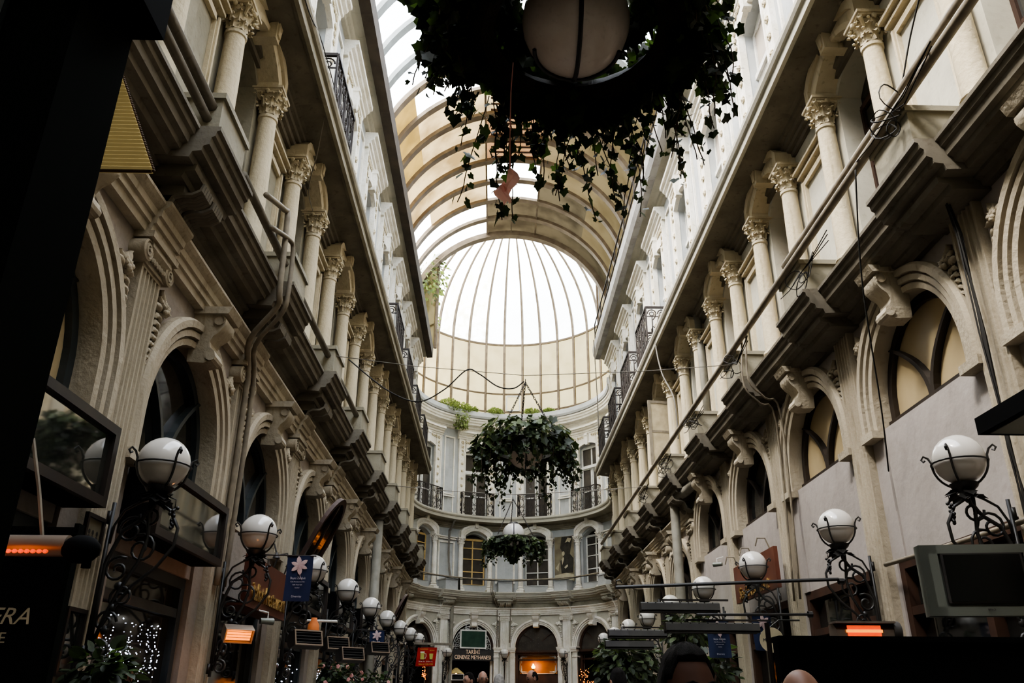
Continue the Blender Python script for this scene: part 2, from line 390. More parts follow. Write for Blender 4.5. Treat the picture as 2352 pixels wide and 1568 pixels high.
def e_pil_cap(z):
    def f(w):
        b = MB()
        b.box((-.225,0,z),(.225,.11,z+.03)); b.box((-.20,0,z+.03),(.20,.10,z+.1)); b.box((-.30,0,z+.21),(.30,.18,z+.27))
        b.sweep([(0,z+.1),(.12,z+.1),(.16,z+.15),(.15,z+.21),(0,z+.21)], -.22, .22)
        for sg in (-1,1):
            c = (sg*.25,0,z+.1)
            b.lathe([(0,0),(.1,0),(.1,.14),(.082,.15),(.078,.135),(.06,.135),(.055,.15),(.036,.15),(.034,.135),(.018,.135),(.016,.16),(0,.16)], c, 14, 'y')
        for i in range(5): b.sphere((-.12+.06*i,.13,z+.06), .028, 6)
        return b
    return f
def blob(b, p, r, f=.5, rng=random):
    # a small carved leaf or bud lying on the wall
    q = Quaternion((0,1,0), rng.uniform(0,6.3)); b.sphere(p, r, 7, (1,f,.55), q.to_matrix())
def frond(b, p, ang, L, W, lift=.05):
    # carved leaf lying on the wall: ang is its heading in the (u,z) plane
    c, s_ = cos(ang), sin(ang); rows = []
    for t in range(9):
        q = t/8; w_ = W*sin(pi*(.12+.86*q))**.7*(1+.32*cos(q*19)); h = lift*(.35+.9*sin(pi*min(1,q*1.1))*.7+.5*q*q)
        rows.append([(p[0]+c*L*q-s_*w_*k, p[1]+h*(1-.55*abs(k))+(.012 if abs(k)==.5 else 0), p[2]+s_*L*q+c*w_*k) for k in (-1,-.5,0,.5,1)]+[(p[0]+c*L*q, .0, p[2]+s_*L*q)])
        rows[-1].append(rows[-1][0])
    b.strip(rows)
def e_relief(sg, dz=0.):
    def f(w):
        rng = random.Random(3+sg); b = MB(); cx, cz = sg*1.06, 3.36+dz
        for t in range(8):
            a = radians(12+t*24); a = a if sg < 0 else pi-a
            frond(b, (cx, .01, cz), a, .15+.05*sin(t*1.7+1), .040, .07)
        for t in range(5): a = radians(30+t*30); frond(b, (cx, .05, cz), a, .09, .026, .05)
        for j in range(4): b.sphere((cx+rng.uniform(-.03,.03),.10,cz+rng.uniform(-.03,.03)), .026, 7)
        for j in range(8):
            z = cz-.05-.075*j; u = cx+sg*(.05+.012*j)
            for k in (-1,1): frond(b, (u,.02,z), radians(-90)+k*radians(38+8*rng.random()), .10-.006*j, .026-.001*j, .05)
            b.sphere((u,.05,z-.03), .02, 6)
        return b
    return f
ENT = [(0,3.80),(.09,3.80),(.10,3.87),(.125,3.88),(.13,3.94),(.155,3.95),(.165,4.01),(.20,4.04),(.225,4.07),(.225,4.10),(0,4.13)]
def e_entab(w): b = MB(); return b.sweep(ENT, -HB, HB, w.n)
def e_entab_res(w): return MB().sweep([(d+.05 if d else 0,z+ (.003 if d else 0)) for d,z in ENT], -.29, .29, 1)
LIP = [(0,4.45),(.26,4.43),(.28,4.49),(.36,4.50),(.37,4.55),(.42,4.57),(.43,4.64),(.46,4.66),(.47,4.71),(.50,4.72),(.50,4.76),(0,4.78)]
def e_frieze(z0):
    def f(w): return MB().sweep([(0,z0),(.012,z0),(.012,4.46),(0,4.46)], -HB, HB, w.n)
    return f
def e_ledge(w): b = MB(); b.sweep(LIP, -HB, HB, w.n); return b.sweep([(0,4.33),(.07,4.33),(.09,4.39),(.14,4.41),(.15,4.45),(0,4.45)], -HB, HB, w.n)
def e_ledge_res(w):
    b = MB(); b.sweep([(d+.19 if d else 0, z-.012) for d,z in LIP], -.53, .53, 2)
    b.sweep([(0,4.30),(.36,4.30),(.38,4.35),(.47,4.37),(.48,4.43),(0,4.43)], -.40, .40, 2); return b
def e_pedestal(w):
    b = MB(); b.box((-.37,.0,4.76),(.37,.60,5.18), (2,1,1)); b.box((-.40,.0,5.18),(.40,.63,5.24), (2,1,1)); return b
def e_corbel(w):
    b = MB()
    for c in (-.15,.15):
        for j in range(5):
            u = c+(-2+j)*.05
            pts = [(u,.02,4.0),(u,.12,3.99),(u,.20,4.04),(u,.235,4.11),(u,.26,4.17),(u,.33,4.20),(u,.43,4.20),(u,.50,4.24),(u,.52,4.31)]
            b.tube(pts, [.024,.026,.026,.026,.026,.026,.026,.026,.02], 6)
        b.poly([(c-.1,4.05),(c+.1,4.05),(c+.1,4.32),(c-.1,4.32)], 0, .12); b.box((c-.1,.1,4.2),(c+.1,.34,4.32))
    return b
# ---- first floor
SH = {'L':.15,'R':.15,'E':-.08}
UO = .56
def e_upwall(w):
    b = MB(); zt = 7.9; sp = 7.25+SH[w.k]; k = 8
    hz = lambda u: sp+.26*(1-(u/UO)**2)
    for i in range(k):
        u0, u1 = -UO+2*UO*i/k, -UO+2*UO*(i+1)/k
        b.add([(u0,0,hz(u0)),(u1,0,hz(u1)),(u1,0,zt),(u0,0,zt)], [(0,1,2,3)]); b.add([(u0,0,hz(u0)),(u1,0,hz(u1)),(u1,-.4,hz(u1)),(u0,-.4,hz(u0))], [(3,2,1,0)])
        b.add([(u0,0,4.7),(u1,0,4.7),(u1,0,5.1),(u0,0,5.1)], [(0,1,2,3)])
    for sg in (-1,1):
        us = [UO, (UO+HB)/2, HB]
        for j in range(2): b.add([(sg*us[j],0,4.7),(sg*us[j+1],0,4.7),(sg*us[j+1],0,zt),(sg*us[j],0,zt)], [(0,1,2,3)])
        b.add([(sg*UO,0,5.1),(sg*UO,-.4,5.1),(sg*UO,-.4,sp),(sg*UO,0,sp)], [(0,1,2,3)])
    b.add([(-UO,0,5.1),(UO,0,5.1),(UO,-.4,5.1),(-UO,-.4,5.1)], [(0,1,2,3)])
    b.add([(-HB,-.41,4.7),(0,-.41,4.7),(HB,-.41,4.7),(HB,-.41,zt),(0,-.41,zt),(-HB,-.41,zt)], [(0,1,4,5),(1,2,3,4)])
    return b
def e_uphood(w):
    # segmental hood on the two columns, with a deep soffit
    b = MB(); k = 12
    pth = [(-.57,7.20),(-.57,7.36)]+[(.57*(-1+2*i/k), 7.36+.25*(1-(-1+2*i/k)**2)) for i in range(1,k)]+[(.57,7.36),(.57,7.20)]
    def off(p, o):
        u, z = p; 
        o *= 1.3
        if z-zz_ < 7.3601 and abs(u) > .56: return (u+(o if u>0 else -o), z+(o*.75 if z-zz_>7.3 else 0))
        return (u*(1+o/.57), z+o*1.0)
    rows = []; pth = [(u,z+SH[w.k]*.9) for u,z in pth]; zz_ = SH[w.k]*.9
    for p in pth:
        r = []
        for o, d in [(0,-.1),(0,.27),(.05,.285),(.055,.255),(.13,.26),(.135,.30),(.20,.31),(.20,0)]:
            q = off(p, o); r.append((q[0],d,q[1]))
        rows.append(r)
    b.strip(rows); n = len(rows[0])
    b.add(rows[0], [tuple(range(n))]); b.add(rows[-1], [tuple(range(n))[::-1]])
    return b
def e_upkey(w):
    b = MB(); b.add([(-.075,0,7.66),(.075,0,7.66),(.105,0,8.02),(-.105,0,8.02),(-.075,.36,7.66),(.075,.36,7.66),(.105,.38,8.02),(-.105,.38,8.02)],
        [(0,1,2,3),(4,5,6,7),(0,1,5,4),(1,2,6,5),(2,3,7,6),(3,0,4,7)])
    b.add([(-.045,.36,7.72),(.045,.36,7.72),(.07,.375,7.96),(-.07,.375,7.96),(-.045,.385,7.72),(.045,.385,7.72),(.07,.40,7.96),(-.07,.40,7.96)],
        [(0,1,2,3),(4,5,6,7),(0,1,5,4),(1,2,6,5),(2,3,7,6),(3,0,4,7)]); return b
def e_panel(w):
    # moulded panel between two windows, with its little hood
    b = MB(); h = .46
    for sg in (-1,1):
        x0, x1 = sorted((sg*h, sg*(h-.085))); b.box((x0,0,5.2),(x1,.05,6.98)); x0, x1 = sorted((sg*(h-.02), sg*(h-.06))); b.box((x0,.05,5.2),(x1,.075,6.96))
    b.box((-h,0,6.9),(h,.05,6.98),(2,1,1)); b.box((-h,0,5.2),(h,.05,5.28),(2,1,1))
    b.box((-h-.05,0,7.06),(h+.05,.09,7.10),(2,1,1)); b.box((-h-.02,0,7.10),(h+.02,.06,7.15),(2,1,1)); b.box((-h-.08,0,7.15),(h+.08,.14,7.19),(2,1,1)); return b
CLIP = [(.645,7.885),(.70,7.89),(.705,7.975),(.705,8.015),(.745,8.03),(.77,8.08),(.77,8.15),(.5,8.16)]
def e_clip(w): return MB().sweep(CLIP, -HB, HB, w.n)
C3 = [(0,7.60),(.05,7.60),(.06,7.66),(.11,7.67),(.12,7.73),(.17,7.74),(.18,7.80),(.23,7.81),(.24,7.86),(.29,7.88),(.60,7.92),(.60,7.90),(.66,7.90),(.68,7.98),(.69,7.985),(.69,8.02),(.73,8.04),(.75,8.09),(.75,8.14),(0,8.20)]
def e_cornice(w): return MB().sweep(C3, -HB, HB, w.n)
# ---- second floor
VO = .60
def e_topwall(w):
    b = MB(); z0, zt, sp = 8.1, 12.7, 11.35; k = 6; hz = lambda u: sp+.16*(1-(u/VO)**2)
    for i in range(k):
        u0, u1 = -VO+2*VO*i/k, -VO+2*VO*(i+1)/k
        b.add([(u0,0,hz(u0)),(u1,0,hz(u1)),(u1,0,zt),(u0,0,zt)], [(0,1,2,3)]); b.add([(u0,0,hz(u0)),(u1,0,hz(u1)),(u1,-.3,hz(u1)),(u0,-.3,hz(u0))], [(3,2,1,0)])
    for sg in (-1,1):
        us = [VO, (VO+HB)/2, HB]
        for j in range(2): b.add([(sg*us[j],0,z0),(sg*us[j+1],0,z0),(sg*us[j+1],0,zt),(sg*us[j],0,zt)], [(0,1,2,3)])
        b.add([(sg*VO,0,z0),(sg*VO,-.3,z0),(sg*VO,-.3,sp),(sg*VO,0,sp)], [(0,1,2,3)])
    b.add([(-HB,-.31,z0),(0,-.31,z0),(HB,-.31,z0),(HB,-.31,zt),(0,-.31,zt),(-HB,-.31,zt)], [(0,1,4,5),(1,2,3,4)])
    return b
def e_topsurround(w):
    b = MB()
    for sg in (-1,1):
        x0, x1 = sorted((sg*(VO+.02), sg*(VO+.34))); b.box((x0,0,8.15),(x1,.075,11.98)); x0, x1 = sorted((sg*(VO-.01), sg*(VO+.05))); b.box((x0,-.03,8.15),(x1,.095,11.36))
        x0, x1 = sorted((sg*(VO+.30), sg*(VO+.37))); b.box((x0,0,8.15),(x1,.10,11.98))
        x0, x1 = sorted((sg*(VO+.0), sg*(VO+.38))); b.box((x0,0,8.15),(x1,.14,8.42))
    k = 8
    for i in range(k):
        u0, u1 = -VO+2*VO*i/k, -VO+2*VO*(i+1)/k; h = lambda u: 11.35+.16*(1-(u/VO)**2)
        for zz0, zz1, d in ((0,.07,.10),(.07,None,.075)):
            t0, t1 = (h(u0)+zz1, h(u1)+zz1) if zz1 else (11.98, 11.98)
            b.add([(u0,0,h(u0)+zz0),(u1,0,h(u1)+zz0),(u1,d,h(u1)+zz0),(u0,d,h(u0)+zz0),(u0,0,t0),(u1,0,t1),(u1,d,t1),(u0,d,t0)], [(0,1,2,3),(4,5,6,7),(2,3,7,6)])
    return b
def e_rosettes(w):
    b = MB()
    for sg in (-1,1):
        u = sg*(VO+.175)
        for i in range(6):
            z = 8.95+i*.36
            for j in range(5): b.sphere((u+.042*cos(j*1.2566),.09,z+.042*sin(j*1.2566)), .034, 6, (1,.6,1))
            b.sphere((u,.10,z), .03, 6)
        def sp(c, r, s, t=1.6):
            pts = [(c[0]+s*r*(1-i/20)*cos(i*.5*t), .095, c[1]+r*(1-i/20)*sin(i*.5*t)) for i in range(15)]
            b.tube(pts, .014, 5)
        for i, (uu, zz, r) in enumerate([(u,11.80,.085),(u,11.58,.06),(u,11.40,.05),(u,11.22,.045),(u-sg*.19,11.83,.07),(u-sg*.33,11.84,.06),(u-sg*.46,11.86,.05)]):
            sp((uu,zz), r, 1 if i%2 else -1); blob(b, (uu+.04,.09,zz-.05), .03)
    return b
def e_topkey(w):
    b = MB(); b.add([(-.07,0,11.42),(.07,0,11.42),(.10,0,11.98),(-.10,0,11.98),(-.07,.16,11.42),(.07,.16,11.42),(.10,.2,11.98),(-.10,.2,11.98)],
        [(0,1,2,3),(4,5,6,7),(0,1,5,4),(1,2,6,5),(2,3,7,6),(3,0,4,7)]); b.box((-.11,0,11.86),(.11,.22,11.93)); return b
def e_tophood(w):
    b = MB(); b.sweep([(0,11.98),(.10,11.98),(.11,12.05),(.15,12.07),(.16,12.14),(.22,12.18),(.24,12.24),(.30,12.26),(.30,12.36),(0,12.38)], -1.04, 1.04, 4 if w.k=='E' else 1); return b
def e_toppanel(w):
    b = MB()
    for u in (-.30,.24): b.box((u,0,8.2),(u+.06,.045,12.0))
    b.box((-.30,0,9.16),(.30,.06,9.22)); b.box((-.34,0,9.05),(.34,.09,9.11)); b.box((-.30,0,11.95),(.30,.045,12.02)); return b
EAV = [(0,12.42),(.08,12.44),(.10,12.52),(.16,12.54),(.18,12.62),(.26,12.64),(.42,12.66),(.44,12.74),(.48,12.78),(.50,12.86),(.54,12.90),(.54,12.98),(0,13.02)]
def e_eave(w): return MB().sweep(EAV, -HB, HB, w.n)
def e_gutter(w):
    b = MB()
    if w.k == 'R': return b.sweep([(.40,12.62),(.58,12.63),(.66,12.78),(.68,13.0),(.68,13.08),(.40,13.10)], -HB, HB, 1)
    if w.k == 'L': return b.sweep([(.38,12.60),(.61,12.62),(.62,13.06),(.38,13.07)], -HB, HB, 1)
    return b.sweep([(.3,13.0),(.58,13.0),(.62,13.10),(.60,13.32),(.2,13.36)], -HB, HB, w.n)
def e_parapet(w): return MB().sweep([(0,12.9),(-.62,13.0),(-.66,15.2),(-.70,15.2),(-.72,12.9)] if w.k!='E' else [(.2,13.0),(.2,13.42),(0,13.45),(0,13.0)], -HB, HB, w.n)
# ------------------------------------------------------------------ window joinery
def frame_rect(b, u0, u1, z0, z1, t, d0, d1, muls=(), trans=()):
    b.box((u0,d0,z0),(u0+t,d1,z1)); b.box((u1-t,d0,z0),(u1,d1,z1)); b.box((u0+t,d0,z0),(u1-t,d1,z0+t)); b.box((u0+t,d0,z1-t),(u1-t,d1,z1))
    for u in muls: b.box((u-t/2,d0,z0+t),(u+t/2,d1,z1-t))
    for z in trans: b.box((u0+t,d0+.005,z-t*.4),(u1-t,d1-.005,z+t*.4))
def e_upframe(w):
    b = MB(); d0, d1 = -.33, -.27
    frame_rect(b, -UO, UO, 5.1, 7.2, .055, d0, d1, (0,), (5.72,6.30,6.80))
    b.box((-UO,d0,7.19),(UO,d1-.01,7.24))
    return b
def e_uppane(w):
    b = MB()
    for sg in (-1,1):
        x0, x1 = sorted((sg*.028, sg*(UO-.055)))
        for z0, z1 in ((5.155,5.70),(5.74,6.28),(6.32,6.78),(6.82,7.145)): b.box((x0,-.315,z0),(x1,-.30,z1))
    b.poly([(-UO,7.24)]+[(UO*(-1+i/4), 7.26+SH[w.k]+.26*(1-(-1+i/4)**2)) for i in range(9)]+[(UO,7.24)], -.33, -.32)
    return b
def e_topframe(w):
    b = MB(); d0, d1 = -.24, -.18
    frame_rect(b, -VO, VO, 8.15, 10.35, .07, d0, d1, (-.05,.05), (9.25,)); frame_rect(b, -VO, VO, 10.42, 11.36, .07, d0, d1, (0,))
    b.box((-VO,d0,10.33),(VO,d1+.05,10.43))
    b.poly([(-VO,11.33)]+[(VO*(-1+i/4), 11.35+.16*(1-(-1+i/4)**2)) for i in range(9)]+[(VO,11.33)], d0, d1-.01); return b
def e_toppane(w):
    b = MB()
    for sg in (-1,1):
        x0, x1 = sorted((sg*.05, sg*(VO-.07)))
        for z0, z1 in ((8.22,9.22),(9.28,10.28),(10.49,11.29)): b.box((x0,-.22,z0),(x1,-.205,z1))
    return b
def e_mezframe(spring, z0, r=.99):
    # round-headed frame with two curved glazing bars
    def f(w):
        b = MB(); t = .10; d0, d1 = -.24, -.14; rows = []
        rows.append([(-(r),d0,z0),(-(r),d1,z0),(-(r-t),d1,z0),(-(r-t),d0,z0)])
        for i in range(21):
            a = pi-pi*i/20; c, s_ = cos(a), sin(a); rows.append([(r*c,d0,spring+r*s_),(r*c,d1,spring+r*s_),((r-t)*c,d1,spring+(r-t)*s_),((r-t)*c,d0,spring+(r-t)*s_)])
        rows.append([(r,d0,z0),(r,d1,z0),(r-t,d1,z0),(r-t,d0,z0)])
        b.strip(rows); b.box((-r,d0,z0),(r,d1+.04,z0+.09))
        zt = spring+r
        for sg in (-1,1):
            pts = []
            for i in range(9):
                q = i/8; pts.append((sg*(.02+.70*q**1.9), (d0+d1)/2+.02, z0+.05+(spring+.62*r-z0)*q**.92))
            rowz = [[(p[0]-.035,d0+.01,p[2]),(p[0]-.035,d1+.02,p[2]),(p[0]+.035,d1+.02,p[2]),(p[0]+.035,d0+.01,p[2])] for p in pts]; b.strip(rowz)
            pts = [(sg*(.34+.0*q)+sg*.55*q*q, 0, z0+.05+(spring-z0)*.55+.0*q-.0) for q in (0,)]
        pts = [(0, z0+.05+i*(zt-z0-.1)/6) for i in range(7)]
        return b
    return f
def e_mezpane(spring, z0, r=.97):
    def f(w):
        b = MB(); k = 16; vs = [(-r,-.20,z0),(r,-.20,z0)]+[(r*cos(pi*i/k),-.20,spring+r*sin(pi*i/k)) for i in range(k+1)]
        return b.add(vs, [tuple(range(len(vs)))])
    return f
def e_infill(z1, z0=-1.3, d=-.03, u=.985):
    def f(w): return MB().box((-u,-.4,z0),(u,d,z1))
    return f
# ------------------------------------------------------------------ assemble the walls
roots = {}
for w, nm in ((WL,'wall_left'), (WR,'wall_right'), (WE,'wall_end')):
    roots[w.k] = tag(link(nm, None), kind='structure')
cnt = {'win': 0, 'door': 0}
def seq(w, i):
    n = (i+3) if w.k != 'E' else i+1
    return n
def where(w, i):
    if w.k == 'E': return ['far left','left of the centre','centre','right of the centre','far right','hidden right'][i+0] if 0 <= i < 6 else 'side'
    return ORD[i+2]
pil_mat = {'L':'trim','R':'cream','E':'white'}
for w in (WL, WR, WE):
    rng_ = range(-2, 8) if w.k != 'E' else range(-1, 5)
    rt = roots[w.k]; K = w.k
    tm = {'L':'trim','R':'trim','E':'white'}[K]; um = {'L':'cream','R':'cream','E':'white'}[K]
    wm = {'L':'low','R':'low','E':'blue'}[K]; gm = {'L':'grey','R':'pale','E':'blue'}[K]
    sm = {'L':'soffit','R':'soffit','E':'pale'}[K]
    for i in rng_:
        high = K == 'R' and i <= 3
        sp, zt = (3.16, 4.46) if high else (2.4, 4.13)
        P = lambda name, key, bd, m, half=0, smooth=False: put(name, w, key, bd, m, i, half, rt, smooth)
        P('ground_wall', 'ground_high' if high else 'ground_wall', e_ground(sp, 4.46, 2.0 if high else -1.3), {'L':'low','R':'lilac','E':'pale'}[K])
        P('arch_surround', 'arch_high' if high else ('arch_end' if K=='E' else 'arch_surround'), e_archivolt(sp, 2.35 if K=='E' else (2.90 if high else 1.95), wd=.22 if K=='E' else .27), tm, smooth=35)
        P('keystone', 'keystone_high' if high else 'keystone', e_keystone(4.02 if high else 3.40), tm, smooth=35)
        for sg in (-1,1): P('relief_ornament', 'relief%d%d' % (sg, high), e_relief(sg, .62 if high else 0.), tm, smooth=True)
        if K == 'E': P('impost', 'impost', e_impost, tm)
        if not high:
            P('entablature', 'entablature', e_entab, tm); P('entablature_break', 'entablature_break', e_entab_res, tm, 1)
            P('frieze', 'frieze', e_frieze(4.11), 'grey')
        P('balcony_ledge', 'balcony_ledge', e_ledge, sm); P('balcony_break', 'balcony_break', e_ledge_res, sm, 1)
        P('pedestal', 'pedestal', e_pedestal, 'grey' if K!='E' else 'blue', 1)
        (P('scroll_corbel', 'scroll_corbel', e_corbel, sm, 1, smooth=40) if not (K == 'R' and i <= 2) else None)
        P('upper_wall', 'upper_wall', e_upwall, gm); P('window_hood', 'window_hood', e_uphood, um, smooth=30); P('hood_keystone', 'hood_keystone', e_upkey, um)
        P('panel_moulding', 'panel_moulding', e_panel, um, 1)
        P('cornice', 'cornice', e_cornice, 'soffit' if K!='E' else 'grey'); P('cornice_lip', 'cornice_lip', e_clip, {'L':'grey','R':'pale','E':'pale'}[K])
        P('top_wall', 'top_wall', e_topwall, 'blue' if K!='L' else 'blue'); P('window_surround', 'window_surround', e_topsurround, 'white')
        P('rosette_band', 'rosette_band', e_rosettes, 'cream', smooth=True); P('top_keystone', 'top_keystone', e_topkey, 'white')  # tan colour imitates the brownish shading of the carved rosettes
        P('top_entablature', 'top_entablature', e_tophood, 'white'); P('top_panel', 'top_panel', e_toppanel, 'white', 1)
        P('eave_cornice', 'eave_cornice', e_eave, 'white' if K=='E' else 'pale')
        P('eave_gutter', 'eave_gutter', e_gutter, {'L':'fascia','R':'gutter','E':'blue'}[K])
        P('parapet', 'parapet', e_parapet, 'grey')
    # long wall objects keep their parts; pilasters, columns and windows are things of their own
def orient(w, i, half=0): return w.loc(i, half)[1]
# ------------------------------------------------------------------ columns (things: base, shaft, capital)
def col_parts():
    b = MB(); b.box((-.20,-.20,0),(.20,.20,.16)); b.lathe([(.19,.16),(.205,.19),(.19,.225),(.155,.24),(.15,.27),(.17,.29),(.165,.32),(.14,.34)], n=16)
    base = b.mesh('base', 'cream', 40)
    b = MB(); b.lathe([(.138,.34),(.134,.9),(.128,1.6),(.118,2.12),(.135,2.13),(.135,2.17),(.118,2.18)], n=18); shaft = b.mesh('shaft', 'cream', 40)
    b = MB(); b.lathe([(.118,2.18),(.115,2.30),(.135,2.40),(.17,2.47)], n=14); rng = random.Random(5)
    for row, (z, n, r, l) in enumerate([(2.19,8,.116,.15),(2.27,8,.124,.19)]):
        for j in range(n):
            a = 2*pi*(j+.5*row)/n; rows = []
            for t in range(9):
                q = t/8; rr = r+.012+.085*max(0,q-.35)**1.6*(1.6); zz = z+l*q-(.0 if q < .8 else (q-.8)*.30*1.2); ww = .052*(1-.25*q)*(1+.30*cos(q*15)) if q < .9 else .028
                rows.append([((rr-.012)*cos(a)+sg*ww*-sin(a), (rr-.012)*sin(a)+sg*ww*cos(a), zz-.008) if sg else (rr*cos(a)+.012*cos(a), rr*sin(a)+.012*sin(a), zz) for sg in (-1,-.5,0,.5,1)])
            b.strip(rows)
            b.sphere(((r+.085)*cos(a), (r+.085)*sin(a), z+l*.90), .022, 6, (1,1,.7))
    for j in range(4):
        a = pi/4+j*pi/2; c, s = cos(a), sin(a)
        b.tube([(.15*c,.15*s,2.38),(.20*c,.20*s,2.45),(.245*c,.245*s,2.475),(.25*c,.25*s,2.44),(.225*c,.225*s,2.425)], [.02,.026,.03,.026,.02], 6)
    for j in range(4): b.sphere((.19*cos(j*pi/2), .19*sin(j*pi/2), 2.47), .035, 6)
    b.box((-.19,-.19,2.485),(.19,.19,2.53)); b.box((-.21,-.21,2.51),(.21,.21,2.545))
    return base, shaft, b.mesh('capital', 'cream', 45)
cb, cs, cc = col_parts()
colm = {}
for w in (WL, WR, WE):
    mk = {'L':'cream','R':'cream','E':'white'}[w.k]
    ms = []
    for me in (cb, cs, cc):
        if mk == 'cream': ms.append(me)
        else: m2 = me.copy(); m2.name = me.name; m2.materials[0] = M[mk]; ms.append(m2)
    for i in (range(-2, 8) if w.k != 'E' else range(-1, 5)):
        for sg, side in ((-1,'near' if w.k!='E' else 'left'), (1,'far' if w.k!='E' else 'right')):
            p = w.pt(i, sg*.74, .14, 4.72)
            o = empty('window_column', p, orient(w,i), label='cream leafy-capital column on the %s side of the %s first-floor window on the %s' % (side, where(w,i), SIDE[w.k]), cat='column', group='columns flanking the first-floor windows')
            for nm, me in (('base',ms[0]),('shaft',ms[1]),('capital',ms[2])): link(nm, me, o).scale = ((.86,.86) if w.k=='E' else (.95,.95))+(1+SH[w.k]/2.3,)
# ------------------------------------------------------------------ pilasters
for w in (WL, WR, WE):
    K = w.k; tm = {'L':'trim','R':'trim','E':'white'}[K]
    for i in (range(-3, 8) if K != 'E' else range(-1, 5)):
        high = K == 'R' and i <= 2
        tt = 4.40 if high else 3.53
        loc, rz = w.loc(i, 1)
        o = link('fluted_pilaster', wmesh(w, 'pilaster_high' if high else 'pilaster', e_pil_shaft(tt, wd=.19 if K=='E' else .21), tm), roots[K], loc, rz)
        if not high: link('volute_capital', wmesh(w, 'volute_capital', e_pil_cap(3.53), tm, 40), o)
# ------------------------------------------------------------------ windows
def window(w, i, kind, frame, fm, pane, pm, label, up):
    cnt['win'] += 1; loc, rz = w.loc(i)
    o = link('window_%d' % cnt['win'], None, None, loc, rz); o['kind'] = 'structure'; o['label'] = label; o['category'] = 'window'
    f = link('window_frame', wmesh(w, frame+'_'+fm, up[0], fm), o); link('pane', wmesh(w, pane+'_'+pm, up[1], pm), o)
    return o
for w in (WL, WR, WE):
    K = w.k
    for i in (range(-2, 8) if K != 'E' else range(-1, 5)):
        high = K == 'R' and i <= 3
        fm = 'brownwood' if (K=='R' and i<2) else ('winyellow' if K=='E' and i in (0,1) else 'winwhite')
        window(w, i, 'first', 'upframe', fm, 'uppane', 'blind' if (K=='R' and i in (1,2)) else 'pane_b' if K=='E' else 'pane', '%s-framed first-floor window between two columns, %s on the %s' % ({'brownwood':'peeling brown','winyellow':'yellow','winwhite':'white'}[fm], where(w,i), SIDE[K]), (e_upframe, e_uppane))
        pm = 'pane_b' if K != 'R' else 'curtain' if i in (0,1,2) else 'pane_b'
        window(w, i, 'second', 'topframe', 'winwhite', 'toppane', pm, 'tall white top-floor window, %s on the %s' % (where(w,i), SIDE[K]), (e_topframe, e_toppane))
        if K == 'E':
            z0, sp, f2, p2 = 2.2, 2.4, 'brownwood', 'pane_b'
        elif high: z0, sp, f2, p2 = 2.94, 3.16, 'darkwood', 'pane_c' if i <= 1 else 'pane'
        else: z0, sp, f2, p2 = 1.96, 2.4, 'slate' if K=='L' else 'darkwood', 'pane_c' if (K=='L' and i==-1) else 'pane'
        window(w, i, 'mez', 'mezframe%.1f' % z0, f2, 'mezpane%.1f' % z0, p2, 'dark arched window with curved glazing bars, %s on the %s' % (where(w,i), SIDE[K]), (e_mezframe(sp, z0), e_mezpane(sp, z0)))
        # below the arched windows: fascia walls and shop fronts
        if K != 'E':
            def shop(w): b = MB(); frame_rect(b, -.98, .98, -1.28, 1.2, .11, -.2, -.06, (), (.85,)); return b
            def shop_in(w): b = MB(); b.box((-.87,-.16,-1.17),(.87,-.13,.80)); b.box((-.87,-.16,.90),(.87,-.13,1.09)); return b
            if high:
                put('infill_wall', w, 'infill_high', e_infill(2.94, 1.5, -.02), 'lilac', i, 0, roots[K]); 
                b = wmesh(w, 'side_infill', lambda w: (lambda m: (m.box((-HB,-.4,1.5),(-.98,.0,2.0)), m.box((.98,-.4,1.5),(HB,.0,2.0)), m.box((-HB,-.4,-1.3),(-1.2,.0,1.5)), m.box((1.2,-.4,-1.3),(HB,.0,1.5)))[0])(MB()), 'lilac')
                link('infill_wall', b, roots[K], w.loc(i)[0])
                def shopw(w): b = MB(); frame_rect(b, -1.2, 1.2, -1.28, 1.5, .11, -.2, -.02, (-.35,), (.95,)); return b
                def shopw_in(w): b = MB(); b.box((-1.09,-.16,-1.17),(-.4,-.13,1.39)); b.box((-.3,-.16,-1.17),(1.09,-.13,1.39)); return b
                f_, g_, kf = shopw, shopw_in, 'wide'
            else:
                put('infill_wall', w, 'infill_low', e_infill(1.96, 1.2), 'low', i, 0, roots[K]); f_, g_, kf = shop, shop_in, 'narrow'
            cnt['win'] += 1; loc, rz = w.loc(i)
            o = link('window_%d' % cnt['win'], None, None, loc, rz); o['kind'] = 'structure'; o['label'] = 'dark shop window at street level, %s on the %s' % (where(w,i), SIDE[K]); o['category'] = 'window'
            fmm = 'slate' if K=='L' else 'brownwood'
            link('window_frame', wmesh(w, 'shopframe_'+kf, f_, fmm), o); link('pane', wmesh(w, 'shoppane_'+kf, g_, 'pane'), o)
# arched fronts of the rotunda
def end_front(w, i, kind):
    loc, rz = w.loc(i)
    cnt['door'] += 1
    o = link('door_%d' % cnt['door'], None, None, loc, rz); o['kind'] = 'structure'; o['category'] = 'door'
    b = MB(); frame_rect(b, -.98, .98, -1.28, 2.2, .10, -.32, -.2, (), (1.9,)); link('door_frame', b.map(w.fn).mesh('door_frame', 'brownwood' if kind != 'open' else 'white'), o)
    b = MB(); b.box((-.9,-.44,-1.25),(.9,-.40,2.1)); link('door_panel', b.map(w.fn).mesh('door_panel', 'brownwood' if kind == 'mirror' else 'black'), o)  # black backing stands for the dark interiors; the brown one is panelling
    o['label'] = {'mirror':'brown panelled arch front with a framed mirror and wall lamp','open':'dark open doorway below the restaurant signboard','warm':'arched shop front hung with orange fairy lights','plain':'dark arched doorway of the curved end wall at its far left','plain2':'dark arched doorway of the curved end wall at its far right','plain3':'dark arched doorway hidden behind the left wall'}[kind]
    return o
